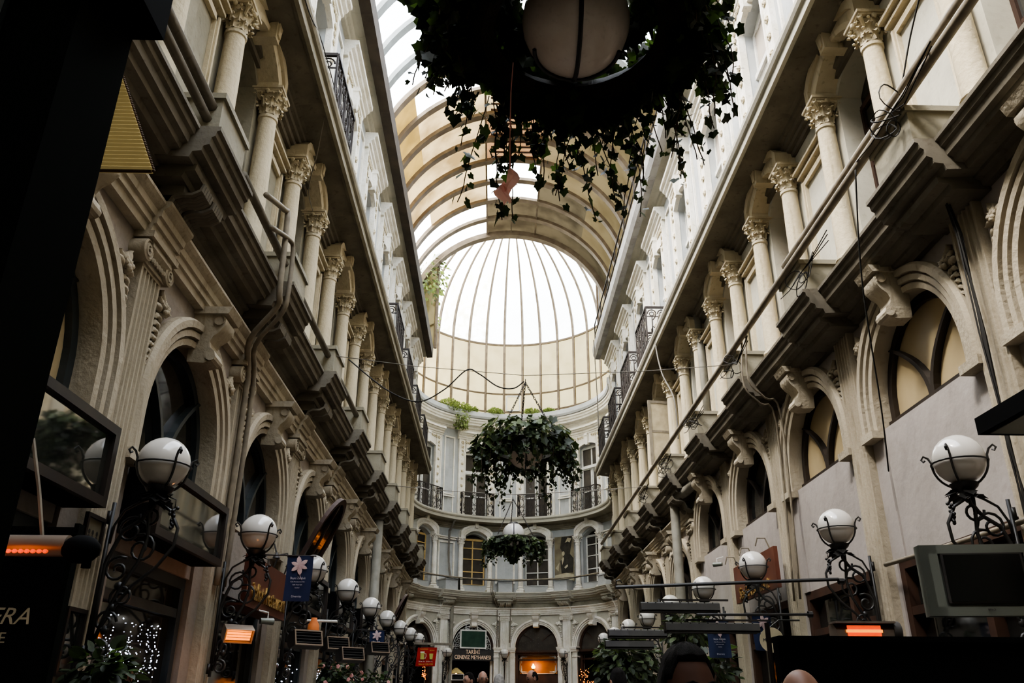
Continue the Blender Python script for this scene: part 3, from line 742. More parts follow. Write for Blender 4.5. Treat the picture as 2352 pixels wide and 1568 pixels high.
for i, k in ((-1,'plain3'),(0,'plain'),(1,'open'),(2,'mirror'),(3,'warm'),(4,'plain2')): end_front(WE, i, k)
# joins between the straight walls and the rotunda, and the floor and unseen blocks added against stray sky light
def quad(name, pts, m, parent=None, kind='structure'):
    b = MB(); b.add(pts, [(0,1,2,3)]); o = link(name, b.mesh(name, m), parent); 
    if parent is None: o['kind'] = kind
    return o
yend = Y0+BAY*7.5
for sg, X, rt in ((-1, XL, roots['L']), (1, XR, roots['R'])):
    a = radians(-54-34.5*1.5) if sg < 0 else radians(-54+34.5*4.5)
    x1, y1 = RC[0]+RR*sin(a), RC[1]+RR*cos(a)
    quad('return_wall', [(X,yend,-1.3),(X-.0,yend,13.0),(x1,y1,13.0),(x1,y1,-1.3)], 'grey', rt)
    quad('return_wall', [(X,yend,12.9),(X+sg*.7,yend,15.5),(x1,y1,15.5),(x1,y1,12.9)], 'grey', rt)
ys = Y0-BAY*2.5
b = MB(); b.box((XL-2.5,-3.3,-1.3),(XR+2.5,-3,14)); o = link('wall_light_blocker', b.mesh('wall_light_blocker','grey')); o['kind'] = 'structure'  # added unseen wall behind the camera, keeps sky light out
b = MB(); b.box((-9,-3.4,-1.5),(10,42,-1.3)); o = link('floor', b.mesh('floor','pave')); o['kind'] = 'structure'
for X0, X1, nm in ((XL-.62,XL-6,'wall_left_backing'),(XR+.62,XR+6,'wall_right_backing')):  # unseen solid masses added behind the walls to stop light leaks
    b = MB(); x0, x1 = sorted((X0,X1)); b.box((x0,-3,-1.3),(x1,33,14.4)); o = link('mass', b.mesh(nm,'grey'), roots['L' if X0<0 else 'R'])
b = MB(); 
for i in range(40):
    a0, a1 = radians(-135+270*i/40), radians(-135+270*(i+1)/40)
    b.add([(RC[0]+r*sin(a),RC[1]+r*cos(a),z) for r,a,z in ((5.5,a0,-1.3),(5.5,a1,-1.3),(5.5,a1,13.4),(5.5,a0,13.4))], [(0,1,2,3)]); b.add([(RC[0]+r*sin(a),RC[1]+r*cos(a),13.4) for r,a in ((5.5,a0),(5.5,a1),(4.7,a1),(4.7,a0))], [(0,1,2,3)])
link('mass', b.mesh('mass','grey'), roots['E'])
# ------------------------------------------------------------------ barrel vault
VX, VZ, VR = .5, 14.5, 4.25
ceil = tag(link('ceiling', None), kind='structure')
ribs = [31.0-1.33*k for k in range(21)]
def arc_tube(b, y, r, h, dpt, a0=0, a1=pi, n=40):
    rows = []
    for i in range(n+1):
        a = a0+(a1-a0)*i/n; c, s = cos(a), sin(a)
        rows.append([(VX+(r)*c,y-dpt/2,VZ+r*s),(VX+(r)*c,y+dpt/2,VZ+r*s),(VX+(r+h)*c,y+dpt/2,VZ+(r+h)*s),(VX+(r+h)*c,y-dpt/2,VZ+(r+h)*s),(VX+(r)*c,y-dpt/2,VZ+r*s)])
    b.strip(rows)
for k, y in enumerate(ribs):
    b = MB(); arc_tube(b, y, VR-.06 if k else VR-.16, .14 if k else .38, .26 if k else .32, -.12, pi+.12)
    link('roof_rib', b.mesh('roof_rib', 'steel' if k < 9 else 'steel2'), ceil)
segs = [(-12,48),(48,76),(76,104),(104,138),(138,192)]
pal = {0:['roof_k','roof_k','roof_k','roof_w','roof_w'],1:['roof_b','roof_k','roof_k','roof_w','roof_w'],2:['roof_b','roof_k','roof_w','roof_l','roof_w'],
       3:['roof_b','roof_b','roof_w','roof_l','roof_l'],4:['roof_b','roof_b','roof_o','roof_l','roof_l'],5:['roof_b','roof_b','roof_o','roof_l','roof_g'],6:['roof_b','roof_b','roof_l','roof_l','roof_g'],7:['roof_b','roof_l','roof_w','roof_w','roof_g'],8:['roof_b','clear','clear','clear','clear']}
for k in range(len(ribs)-1):
    for j, (a0, a1) in enumerate(segs):
        mm = pal.get(k, ['clear']*5)[j]
        b = MB(); n = max(3, int((a1-a0)/5)); y0, y1 = ribs[k+1], ribs[k]
        b.strip([[(VX+(VR+.06)*cos(radians(a0+(a1-a0)*i/n)), y, VZ+(VR+.06)*sin(radians(a0+(a1-a0)*i/n))) for y in (y0,y1)] for i in range(n+1)])
        if k == 2 and j == 2: b = MB().strip([[(VX+(VR+.06)*cos(radians(a)), y, VZ+(VR+.06)*sin(radians(a))) for y in (y0,y1)] for a in (76,85,95,104)])
        link('roof_panel', b.mesh('roof_panel', mm, True, recalc=False), ceil)
b = MB()
for a in (76,104): 
    b.bar((VX+VR*cos(radians(a)), ribs[8], VZ+VR*sin(radians(a))), (VX+VR*cos(radians(a)), 31, VZ+VR*sin(radians(a))), .07)
b.bar((VX,ribs[1],VZ+VR),(VX,31,VZ+VR), .06)
link('purlin', b.mesh('purlin','steel'), ceil)
b = MB()
for k in range(2, 8):
    if k in (4,5,6):
        for t in range(4):
            y = ribs[k+1]+.15+t*.3; b.bar((VX-.85,y,VZ+VR-.1),(VX+.85,y,VZ+VR-.1),.05)
link('skylight_lath', b.mesh('skylight_lath','brownwood'), ceil)
b = MB()
for sg in (-1,1):
    for a in (2, 8): b.bar((VX+sg*(VR)*cos(radians(a)),2,VZ+VR*sin(radians(a))),(VX+sg*VR*cos(radians(a)),31,VZ+VR*sin(radians(a))),.07)
link('edge_rail', b.mesh('edge_rail','steel'), ceil)
b = MB(); n = 40; rows = []
for i in range(n+1):
    a = pi*i/n; rows.append([(VX+(VR)*cos(a),30.95,VZ+VR*sin(a)), (VX+6.2*cos(a),30.95,VZ+9*sin(a))])
link('gable', b.strip(rows).mesh('gable','steel'), ceil)
# roof-walk rail in front of the right side of the vault
b = MB(); y0_, y1_ = 8, 30; xg = XR-.60
b.tube([(xg,y0_,13.95),(xg,y1_,13.95)], .025, 6); b.tube([(xg,y0_,13.5),(xg,y1_,13.5)], .02, 6)
for k in range(12): b.tube([(xg,y0_+2*k,13.05),(xg,y0_+2*k,13.97)], .022, 6)
o = link('roof_guard_rail', b.mesh('roof_guard_rail','iron2')); tag(o, 'thin rusty guard rail along the roof gutter above the right wall', 'railing')
# ------------------------------------------------------------------ dome over the rotunda
dome = tag(link('dome', None), kind='structure')
DR, DZ = 4.85, 17.3
nr = 32; amax = 132
def dpt(a, t, r=DR):
    # t: 0 at the foot of the drum (13.4), 1 at its head, 1..2 up to the crown
    if t <= 1: return Vector((RC[0]+r*sin(a), RC[1]+r*cos(a), 13.45+(DZ-13.45)*t))
    p = (t-1)*pi/2; return Vector((RC[0]+r*cos(p)*sin(a), RC[1]+r*cos(p)*cos(a), DZ+r*1.04*sin(p)))
angs = [radians(-3.5+11.25*(k-12)) for k in range(25)]
for k, a in enumerate(angs):
    b = MB(); b.tube([dpt(a, t/8) for t in range(9)]+[dpt(a, 1+t/14) for t in range(1,15)], [.07]*9+[.082-.0035*t for t in range(1,15)], 5)
    link('dome_rib', b.mesh('dome_rib','steel'), dome)
for zt, r_ in ((.29,.05),(1.0,.065),(.04,.05)):
    b = MB(); b.tube([dpt(angs[0]+(angs[-1]-angs[0])*i/72, zt) for i in range(73)], r_, 5); link('ring_bar', b.mesh('ring_bar','steel'), dome)
for k in range(24):
    a0, a1 = angs[k], angs[k+1]
    for nm, ts, mm in (('drum_panel', (0,.29,.65,1), 'roof_c'), ('dome_panel', [1+i/8 for i in range(9)], 'roof_d' if k in range(6,11) else 'roof_w')):
        b = MB(); b.strip([[dpt(a0+(a1-a0)*j/3, t, DR+.05) for j in range(4)] for t in ts]); link(nm, b.mesh(nm, mm, True, recalc=False), dome)
b = MB(); a0, a1 = angs[12]+.03, angs[13]-.03
P4 = [dpt(a0,.06,DR-.03),dpt(a1,.06,DR-.03),dpt(a1,.26,DR-.03),dpt(a0,.26,DR-.03)]
for i in range(4): b.bar(P4[i], P4[(i+1)%4], .07)
link('vent_frame', b.mesh('vent_frame','winwhite'), dome)
LAMPS = []
# ------------------------------------------------------------------ foliage helpers
IVY = [(0,0),(.18,-.20),(.46,-.16),(.44,.10),(.58,.40),(.36,.52),(0,.98),(-.36,.52),(-.58,.40),(-.44,.10),(-.46,-.16),(-.18,-.20)]
OVAL = [(0,0),(.2,.08),(.36,.35),(.30,.65),(0,1.0),(-.30,.65),(-.36,.35),(-.2,.08)]
def leaf(b, p, d, n, s, shape=IVY):
    # leaf blade starting at p, pointing along d, facing n
    d = Vector(d).normalized(); n = Vector(n); r = d.cross(n)
    if r.length < 1e-3: r = d.orthogonal()
    r.normalize(); n = r.cross(d); k = len(shape)
    c = Vector(p)+d*.38*s-n*.03*s
    vs = [c]+[Vector(p)+r*x*s+d*y*s+n*(.13*abs(x)*s-.05*y*y*s) for x,y in shape]
    b.add(vs, [(0,i+1,(i+1)%k+1) for i in range(k)])
def rv(r, s=1.): return Vector((r.uniform(-s,s), r.uniform(-s,s), r.uniform(-s,s)))
def ivy_strand(leaves, stems, p, L, r, size, drift=(0,0,0), shape=IVY, dens=1., down=1.):
    p = Vector(p); d = Vector((r.uniform(-.25,.25), r.uniform(-.25,.25), -.6*down))+Vector(drift); step = .055; pts = [p.copy()]; n = max(3, int(L/step))
    for i in range(n):
        d = d*.8+Vector((r.uniform(-.35,.35), r.uniform(-.35,.35), -.38*down))*.5; d.normalize(); p = p+d*step; pts.append(p.copy())
        if r.random() < .9*dens:
            q = rv(r); q.z = -abs(q.z)-.3; l = leaves[0 if r.random() < .72 else 1]; s = size*(.55+.7*r.random())*(1-.35*i/n)
            o = p+rv(r,.03); leaf(l, o, q, rv(r)+Vector((0,-.4,.5)), s, shape)
            if r.random() < .45: leaf(leaves[0], p+rv(r,.04), rv(r)+Vector((0,0,-.5)), rv(r)+Vector((0,-.4,.3)), s*.8, shape)
    stems.tube(pts, .0035, 3)
def chain(b, p0, p1, link_l=.045, r=.006):
    p0 = Vector(p0); p1 = Vector(p1); L = (p1-p0).length; n = max(2, int(L/link_l)); d = (p1-p0)/L; a = d.orthogonal().normalized(); c = d.cross(a)
    for i in range(n):
        m = p0+d*(L*(i+.5)/n); s = a if i%2 else c; h = L/n*.68
        b.tube([m+d*h*cos(t)+s*h*.42*sin(t) for t in (0,1.05,2.09,3.14,4.19,5.24)], r, 4, closed=True)
def planter(name, c, R, gr, label, apex, nl, size, seed, lens, up=.22, low=.22, gz=0., nst=70, mats=('ivy','ivy2'), gm='pglobe', sag=0.):
    r = random.Random(seed); o = empty(name, c, label=label, cat='planter', group='hanging planters with globe lamps')
    b = MB(); b.sphere((0,0,0), gr, 28); link('globe', b.mesh('globe', gm, True), o, (0,0,gz))
    b = MB(); rr = gr*1.03
    for a in (pi/2,): b.tube([(rr*cos(t)*cos(a), rr*cos(t)*sin(a), rr*sin(t)) for t in [2*pi*i/28 for i in range(28)]], gr*.045, 5, closed=True)
    for z in (-.66,): q = sqrt(1-z*z)*rr; b.tube([(q*cos(t),q*sin(t),z*rr) for t in [pi*i/20 for i in range(21)]], gr*.04, 5)
    b.lathe([(0,gr*1.08),(gr*.35,gr*1.05),(gr*.5,gr*.9),(gr*.52,gr*.84)], n=20)
    link('globe_cage', b.mesh('globe_cage', 'iron', 40), o, (0,0,gz))
    b = MB(); b.lathe([(gr*1.5,-.06),(gr*1.75,-.10),(R*.84,-.04),(R*.86,.04),(R*.80,.06),(gr*1.7,.02),(gr*1.5,-.06)], n=28); link('basket', b.mesh('basket','soil',40), o)
    ap = Vector(apex)-Vector(c); b = MB()
    for k in range(3):
        a = radians(100+120*k); chain(b, (R*.72*cos(a),R*.72*sin(a),.1), ap-Vector((0,0,.06)), .045*max(1,R/.7)); 
    b.tube([ap+Vector((0,.02*sin(t),-.05+.05*cos(t))) for t in [2*pi*i/8 for i in range(8)]], .006, 4, closed=True)
    link('chain', b.mesh('chain','iron2'), o)
    lv = [MB(), MB(), MB()]; st = MB()
    for i in range(nl):                      # the mass of leaves around the ring
        a = r.uniform(0, 2*pi); rad = gr*1.5+(R-gr*1.5)*sqrt(r.random())+(.06*sin(3*a+seed)+.04*sin(7*a)); z = r.uniform(-low*(.6+.4*sin(5*a)), up)*(1 if rad < R*.9 else .7)
        p = Vector((rad*cos(a), rad*sin(a), z)); nrm = Vector((cos(a), sin(a), .5+.8*(z/up if z > 0 else 0)))+rv(r,.7); q = Vector((cos(a)*.8, sin(a)*.8, -.7))+rv(r,.9)
        leaf(lv[2 if (z > up*.35 and r.random() < .5) else 0 if r.random() < .66 else 1], p, q, nrm, size*(.6+.8*r.random()))
    for i in range(int(nl*(.35 if seed == 11 else .12))):
        a = r.uniform(0, 2*pi); rad = gr*r.uniform(1.12,1.55); p = Vector((rad*cos(a), rad*sin(a), r.uniform(.04,up*1.1))); leaf(lv[0], p, rv(r)+Vector((0,0,-.3)), rv(r), size*r.uniform(.7,1.3))
    for i in range(nst):
        a = 2*pi*(i+r.random())/nst; L = lens(a, r); rad = R*r.uniform(.78, 1.02)
        ivy_strand(lv, st, (rad*cos(a), rad*sin(a), -.05), L, r, size*.85, (cos(a)*.25, sin(a)*.25, 0))
    if seed == 11:
        for x, y, z, s in ((-.66,0,-.02,.13),(-.74,-.02,.04,.11),(-.62,.05,.10,.12),(-.80,0,.09,.10),(-.86,.0,.14,.07),(-.58,0,-.12,.12),(-.70,.1,-.10,.10),(-.68,0,.20,.10)):
            leaf(lv[0], (x,y,z), (r.uniform(-1,.3),0,r.uniform(-.6,.4)), (0,-1,-.6), s, OVAL if s > .12 else IVY)
        st.tube([(-.55,0,.0),(-.68,0,.02),(-.78,0,.10),(-.88,0,.17)], .003, 3)
    link('dark_foliage', lv[0].mesh('dark_foliage', mats[0], recalc=False), o); link('light_foliage', lv[1].mesh('light_foliage', mats[1], recalc=False), o)
    link('bright_foliage', lv[2].mesh('bright_foliage', 'ivy3' if mats[0]=='ivy' else mats[1], recalc=False), o)
    link('vine_stem', st.mesh('vine_stem','stem'), o)
    return o
def len1(a, r):
    # long trails at the far side, short in front of the globe
    s = sin(a); f = .10+.22*r.random()
    if s > .0: f = .18+.30*r.random()+r.uniform(.4,1)*(.62*math.exp(-((math.degrees(a)-125)/9)**2)+.34*math.exp(-((math.degrees(a)-88)/8)**2)+.50*math.exp(-((math.degrees(a)-60)/7)**2)+.40*math.exp(-((math.degrees(a)-28)/9)**2))
    elif s > -.2: f = .25+.45*r.random()
    return f
m_dark = leafmat('backlit_ivy_leaf', (.020,.034,.012), (.010,.017,.007), .3)
m_dark2 = leafmat('backlit_green_leaf', (.055,.095,.028), (.03,.05,.015), .45)
M['ivd'], M['ivd2'] = m_dark, m_dark2
p1 = planter('hanging_planter', (.375,3.2,3.19), .70, .275, 'large dark ivy planter hung around a globe lamp, nearest the camera at the top', (.375,3.2,4.6), 1700, .085, 11, len1, low=.16, nst=135, mats=('ivd','ivd2'))
len2 = lambda a, r: .12+.62*r.random()**1.4
p2 = planter('hanging_planter', (.44,12.3,3.60), .74, .28, 'leafy ivy planter on chains in the middle of the passage, second from the camera', (.44,12.3,4.76), 760, .10, 12, len2, up=.36, low=.2, gz=-.02, nst=110)
p3 = planter('hanging_planter', (.45,21,3.78), .72, .28, 'smallest and farthest ivy planter hanging before the curved wall', (.43,21,4.90), 700, .10, 13, lambda a, r: .1+.5*r.random(), up=.02, low=.42, gz=.17, nst=75, gm='globe')
# pink foil bow trailing under the nearest planter
b = MB(); r = random.Random(2)
for c_, L_, s_ in (((.05,3.6,2.50),.16,1),((.02,3.6,2.40),.12,-1)):
    rows = []
    for i in range(7):
        q = i/6; w_ = .030*sin(pi*(.12+.8*q))+.006; z = c_[2]-L_*q+.07; x = c_[0]+s_*.018*sin(q*5); rows.append([(x-w_+r.uniform(-.006,.006),c_[1]+r.uniform(-.015,.015),z),(x,c_[1]-.02-r.uniform(0,.012),z+r.uniform(-.008,.008)),(x+w_,c_[1]+r.uniform(-.01,.01),z)])
    b.strip(rows)
b.tube([(.05,3.6,2.57),(.048,3.55,2.75),(.05,3.45,2.95),(.06,3.4,3.1)], .003, 4)
tag(link('foil_bow', b.mesh('foil_bow','pink')), 'crumpled pink foil bow dangling on a vine below the nearest planter', 'decoration')
# cables that carry the two farther planters
def cable(name, pts, r, m, label, cat='cable', group=None, n=5, sag=0, sub=10):
    P = [Vector(p) for p in pts]; Q = []
    for i in range(len(P)-1):
        p0, p1_, p2_, p3_ = P[max(i-1,0)], P[i], P[i+1], P[min(i+2,len(P)-1)]
        for j in range(sub):
            t = j/sub; q = .5*((2*p1_)+(p2_-p0)*t+(2*p0-5*p1_+4*p2_-p3_)*t*t+(3*p1_-p0-3*p2_+p3_)*t**3); Q.append(q-Vector((0,0,sag*4*t*(1-t))))
    Q.append(P[-1]); b = MB(); b.tube(Q, r, n); return tag(link(name, b.mesh(name, m, True)), label, cat, group)
cable('suspension_wire', [(-2.63,12.3,5.12),(.44,12.3,4.82),(3.88,12.3,5.06)], .006, 'greycable', 'thin steel wire strung between the walls carrying the middle planter', sub=2)
cable('suspension_wire', [(-2.6,21,5.15),(.43,21,4.95),(3.9,21,5.2)], .008, 'greycable', 'thin steel wire strung between the walls carrying the farthest planter', sub=2)
cable('power_cable', [(-2.39,12.3,5.06),(-1.75,12.3,4.55),(-1.25,12.3,4.36),(-.85,12.3,4.56),(-.50,12.3,4.90),(-.3,12.3,4.84),(0.,12.3,4.63),(.25,12.3,4.60),(.42,12.3,4.72)], .011, 'cable', 'slack black cable looping from the left wall to the middle planter')
# ------------------------------------------------------------------ globe wall lamps
def spiral(c, r, t0, turns, sg=1, n=18, y=0):
    return [(c[0]+r*(1-.8*i/n)*cos(t0+sg*2*pi*turns*i/n), y, c[1]+r*(1-.8*i/n)*sin(t0+sg*2*pi*turns*i/n)) for i in range(n+1)]
def lamp_parts():
    g = .205; G = (.36,0,1.35); out_ = {}
    b = MB(); b.sphere(G, g, 26); out_['globe'] = b.mesh('globe','globe',True)
    b = MB(); q = g*1.06
    b.tube([(G[0]+q*cos(t), q*sin(t), G[2]-.03) for t in [2*pi*i/20 for i in range(20)]], .008, 5, closed=True)
    for k in range(4):
        a = pi/4+k*pi/2; c, s = cos(a), sin(a); P = []
        for i in range(9): t = -pi/2+(pi/2+.1)*i/8; P.append((G[0]+q*cos(t)*c, q*cos(t)*s, G[2]-.02+q*sin(t)*1.02))
        P += [(G[0]+(q+.02)*c,(q+.02)*s,G[2]+.05),(G[0]+(q+.055)*c,(q+.055)*s,G[2]+.075),(G[0]+(q+.075)*c,(q+.075)*s,G[2]+.05),(G[0]+(q+.06)*c,(q+.06)*s,G[2]+.028),(G[0]+(q+.045)*c,(q+.045)*s,G[2]+.04)]
        b.tube(P, .010, 5)
    b.lathe([(.02,-.30),(.06,-.27),(.10,-.235),(.115,-.205),(.10,-.20),(.02,-.22)], G, 14)
    out_['cradle'] = b.mesh('cradle','iron',40)
    b = MB(); X = G[0]
    b.tube([(X,0,G[2]-.24),(X-.02,0,.98),(X-.10,0,.88),(X-.22,0,.80),(.10,0,.70),(.05,0,.55),(.05,0,.3),(.05,0,-.05)], .018, 6)
    b.tube([(X-.02,0,1.04),(X+.12,0,.96),(X+.20,0,.82),(X+.19,0,.68),(X+.08,0,.52),(X-.08,0,.38),(.16,0,.20),(.08,0,.02),(.05,0,-.12)], .014, 5); b.tube([(X-.05,.0,1.06),(X-.04,0,.9),(X-.02,0,.74),(X-.06,0,.56),(X-.16,0,.36),(.12,0,.16),(.07,0,-.04)], .016, 5)
    for k_ in range(3): b.sphere((.14+.02*k_,0,.06+.16*k_), .035, 6, (1,.5,1))
    b.tube([(X,0,1.08),(X-.14,0,1.02),(.12,0,.96),(.06,0,.84),(.05,0,.7)], .011, 5)
    for cc_, rr_, t_, tu, sg in (((.20,.80),.10,0,1.4,1),((.30,.66),.095,2,1.5,-1),((.15,.50),.085,1,1.4,1),((.22,.30),.075,4,1.5,-1),((.13,.12),.07,0,1.5,1),((.12,-.08),.06,2,1.6,-1),((.33,.92),.07,3,1.3,1)):
        b.tube(spiral(cc_, rr_*1.25, t_, tu, sg, y=.0), .012, 5)
    b.tube([(.03,0,-.18),(.03,0,1.02)], .018, 6); b.box((0,-.03,-.15),(.03,.03,-.05)); b.box((0,-.03,.85),(.03,.03,.95))
    out_['scroll_bracket'] = b.mesh('scroll_bracket','iron',True)
    b = MB(); r = random.Random(4)
    for i in range(13):
        a = r.uniform(0,6.28); p = (X+.07*cos(a), .07*sin(a), 1.07+r.uniform(-.03,.04)); leaf(b, p, (cos(a),sin(a),-.4+r.uniform(-.4,.2)), (cos(a)*.3,sin(a)*.3,1), .10)
    out_['iron_leaf'] = b.mesh('iron_leaf','iron',recalc=False)
    b = MB()
    for sx, sy in ((.15,.0),):
        for i in range(14): z = .98-.012*i; k_ = .032*(1-i/16); b.sphere((X+sx+r.uniform(-k_,k_), sy+r.uniform(-k_,k_), z), .016, 5)
        b.tube([(X+sx*.4,sy*.4,1.08),(X+sx,sy,1.05),(X+sx,sy,.98)], .005, 4)
    out_['grape_bunch'] = b.mesh('grape_bunch','iron',True)
    return out_
LP = lamp_parts()
LL = [(-2.79,1.85),(-2.76,1.83),(-2.72,1.85),(-2.68,1.91),(-2.66,1.92),(-2.66,1.95),(-2.65,1.98),(-2.63,2.03),(-2.61,2.09)]
LR = [(3.96,1.95),(4.03,1.96),(3.89,1.96),(3.83,2.0),(3.80,2.02),(3.80,2.02),(3.78,2.06),(3.78,2.09),(3.80,2.14)]
lamp0 = None
def put_lamp(p, rz, label):
    global lamp0
    if lamp0 is None:
        lamp0 = empty('wall_lamp', p, rz, label=label, cat='lamp', group='opal globe lamps on scrolled iron brackets')
        for k_, me in LP.items(): link(k_, me, lamp0)
    else: copy_tree(lamp0, p, rz, label=label)
for i, (x, z) in enumerate(LL):
    s_ = (6.615+2.97*i)/(6.825+2.95*i); put_lamp((x*s_-.36, 6.615+2.97*i, z*s_-1.35), 0, 'white globe lamp on a black scroll bracket, %s from the camera on the left wall' % ORD[i])
for i, (x, z) in enumerate(LR):
    s_ = (6.615+2.97*i)/(6.825+2.95*i); put_lamp((x*s_+.36, 6.615+2.97*i, z*s_-1.35), pi, 'white globe lamp on a black scroll bracket, %s from the camera on the right wall' % ORD[i])
for i, nm in ((0,'left'),(1,'middle'),(2,'right')):
    p = WE.pt(i, HB, .08, .78); put_lamp(p, out(WE, i, HB), 'small globe lamp on the %s pilaster of the curved end wall' % nm)
# ------------------------------------------------------------------ iron balcony railings
def railing():
    H = 1.28; W_ = .80; o = {}
    def panelx(b, x0, x1, y, ax):
        # scroll work between two posts; ax 0: runs along y (u), ax 1: runs along x (d)
        def P(s, z): return (y, s, z) if ax == 0 else (s, y, z)
        w_ = x1-x0; m = (x0+x1)/2
        for k in range(2):
            c = x0+w_*(k+.5)/2; r_ = w_*.21
            b.tube([P(c+r_*cos(t), H-.07-r_+r_*sin(t)) for t in [pi*i/8 for i in range(9)]]+[P(c-r_*.6,H-.30),P(c-.02,H-.36)], .015, 4)
            b.tube([P(c+r_*.55*cos(t), H-.12-r_*.6+r_*.5*sin(t)) for t in [2*pi*i/8 for i in range(8)]], .013, 4, closed=True)
            b.tube([P(c, H-.28), P(c,.12)], .013, 4)
        for sg in (-1,1):
            b.tube([P(m+sg*.01,.62),P(m+sg*w_*.20,.74),P(m+sg*w_*.30,.66),P(m+sg*w_*.30,.52),P(m+sg*w_*.16,.38),P(m+sg*.01,.28)], .016, 4)
            b.tube([P(m+sg*(w_*.24+w_*.15*(1-i/12)*cos(i*.75)), .18+w_*.15*(1-i/12)*sin(i*.75)) for i in range(11)], .015, 4)
            b.tube([P(m+sg*(w_*.12+w_*.07*cos(t)), .60+w_*.07*sin(t)) for t in [2*pi*i/6 for i in range(6)]], .012, 4, closed=True)
        b.tube([P(x0,.40),P(x1,.40)], .007, 4)
    for nm_, z_, t_ in (('top_rail',H,.05),('bottom_rail',.06,.035),('middle_rail',H-.26,.02)):
        b = MB(); b.bar((.60,-W_-.01,z_),(.60,W_+.01,z_),t_,t_)
        for s in (-1,1): b.bar((.02,s*W_,z_),(.60,s*W_,z_),t_,t_)
        o[nm_] = b.mesh(nm_,'iron2')
    b = MB()
    for k in range(5): y = -W_+W_*2*k/4; b.box((.585,y-.016,0),(.615,y+.016,H))
    for s in (-1,1): b.box((.03,s*W_-.015,0),(.06,s*W_+.015,H))
    o['post'] = b.mesh('post','iron2')
    b = MB()
    for k in range(4): panelx(b, -W_+W_*2*k/4, -W_+W_*2*(k+1)/4, .60, 0)
    o['scroll_panel'] = b.mesh('scroll_panel','iron2')
    for s in (-1,1):
        b = MB(); panelx(b, .06, .585, s*W_, 1)
        o['side_panel' if s < 0 else 'side_scroll_panel'] = b.mesh('side_panel','iron2')
    return o
RP = railing(); rail0 = None
for w, idx in ((WL,(1,4,5,6,7)),(WR,(4,5,6,7)),(WE,(-1,0,1,2,3,4))):
    for i in idx:
        lab = 'wrought iron balcony railing, %s top-floor window, %s' % (where(w,i) if not (w.k=='E' and i==-1) else 'hidden left', SIDE[w.k])
        p = w.pt(i, 0, 0 if w.k!='R' else .05, 8.17)
        if rail0 is None:
            rail0 = empty('balcony_railing', p, out(w,i), label=lab, cat='railing', group='iron railings of the top-floor windows')
            for k_, me in RP.items(): link(k_, me, rail0)
        else:
            q_ = copy_tree(rail0, p, out(w,i), label=lab)
            if w.k == 'E': q_.scale = (.75,1,.88)
# ------------------------------------------------------------------ writing
def text(body, size, name, m, parent, loc, rot, ext=.004, align='CENTER', sx=1., shear=0.):
    cu = bpy.data.curves.new(name, 'FONT'); cu.body = body; cu.size = size; cu.extrude = ext; cu.align_x = align; cu.align_y = 'CENTER'; cu.shear = shear; cu.resolution_u = 3
    t = bpy.data.objects.new('tmp', cu); col.objects.link(t); bpy.context.view_layer.update()
    me = bpy.data.meshes.new_from_object(t.evaluated_get(bpy.context.evaluated_depsgraph_get())); me.name = name
    col.objects.unlink(t); bpy.data.objects.remove(t)
    me.materials.clear(); me.materials.append(M[m])
    for p in me.polygons: p.material_index = 0
    for v in me.vertices: v.co.x *= sx
    return link(name, me, parent, loc, rot=rot)
FRONT = (pi/2, 0, 0)         # lettering that faces the camera end of the passage
# sign over the doorway of the curved wall
def yawE(i): return -(radians(-54)+i*DT)
rz1 = yawE(1)+.0; c1 = WE.pt(1, 0, .10, 2.07)
o = empty('restaurant_signboard', c1, rz1, label='long dark signboard reading TARIHI CENEVIZ MEYHANESI over the doorway', cat='sign')
b = MB(); b.box((-.98,-.04,-.24),(.98,.04,.24)); link('board', b.mesh('board','signgrey'), o)
text('TARİHİ', .24, 'lettering', 'copper', o, (0,-.05,.11), FRONT, sx=.8); text('CENEVIZ MEYHANESI', .23, 'lettering', 'copper', o, (0,-.05,-.11), FRONT, sx=.78)
o = empty('framed_board', WE.pt(1, 0, .14, 2.33), rz1, label='green glazed board in a white frame standing on the restaurant signboard', cat='board')
b = MB(); frame_rect(b, -.62, .62, 0, .80, .06, -.03, .03); link('frame', b.mesh('frame','winwhite'), o)
b = MB(); b.box((-.56,-.01,.06),(.56,.02,.74)); link('panel', b.mesh('panel','chalk'), o)
b = MB(); b.bar((-.35,0,.8),(-.35,0,1.1),.025); b.bar((.2,0,.8),(.2,0,1.1),.025); link('hanger', b.mesh('hanger','winwhite'), o)
b = MB(); rr_ = random.Random(8)
for k in range(16):
    a = pi*k/15; c_ = (.78*cos(a), .03, .0+.92*sin(a)); b.tube([(c_[0]+.10*(1-i/14)*cos(i*.7+a), .03, c_[2]+.10*(1-i/14)*sin(i*.7+a)) for i in range(12)], .012, 4)
    b.tube([(c_[0]*.86+.05*cos(t), .03, c_[2]*.86+.05*sin(t)) for t in [2*pi*i/7 for i in range(7)]], .010, 4, closed=True)
b.tube([(.9*cos(pi*i/20), .03, 1.02*sin(pi*i/20)) for i in range(21)], .014, 4)
tag(link('fretwork_fan', b.mesh('fretwork_fan','winwhite'), None, WE.pt(1,0,.02,2.28), rz1), 'white openwork fan behind the green board in the arch', 'ornament')
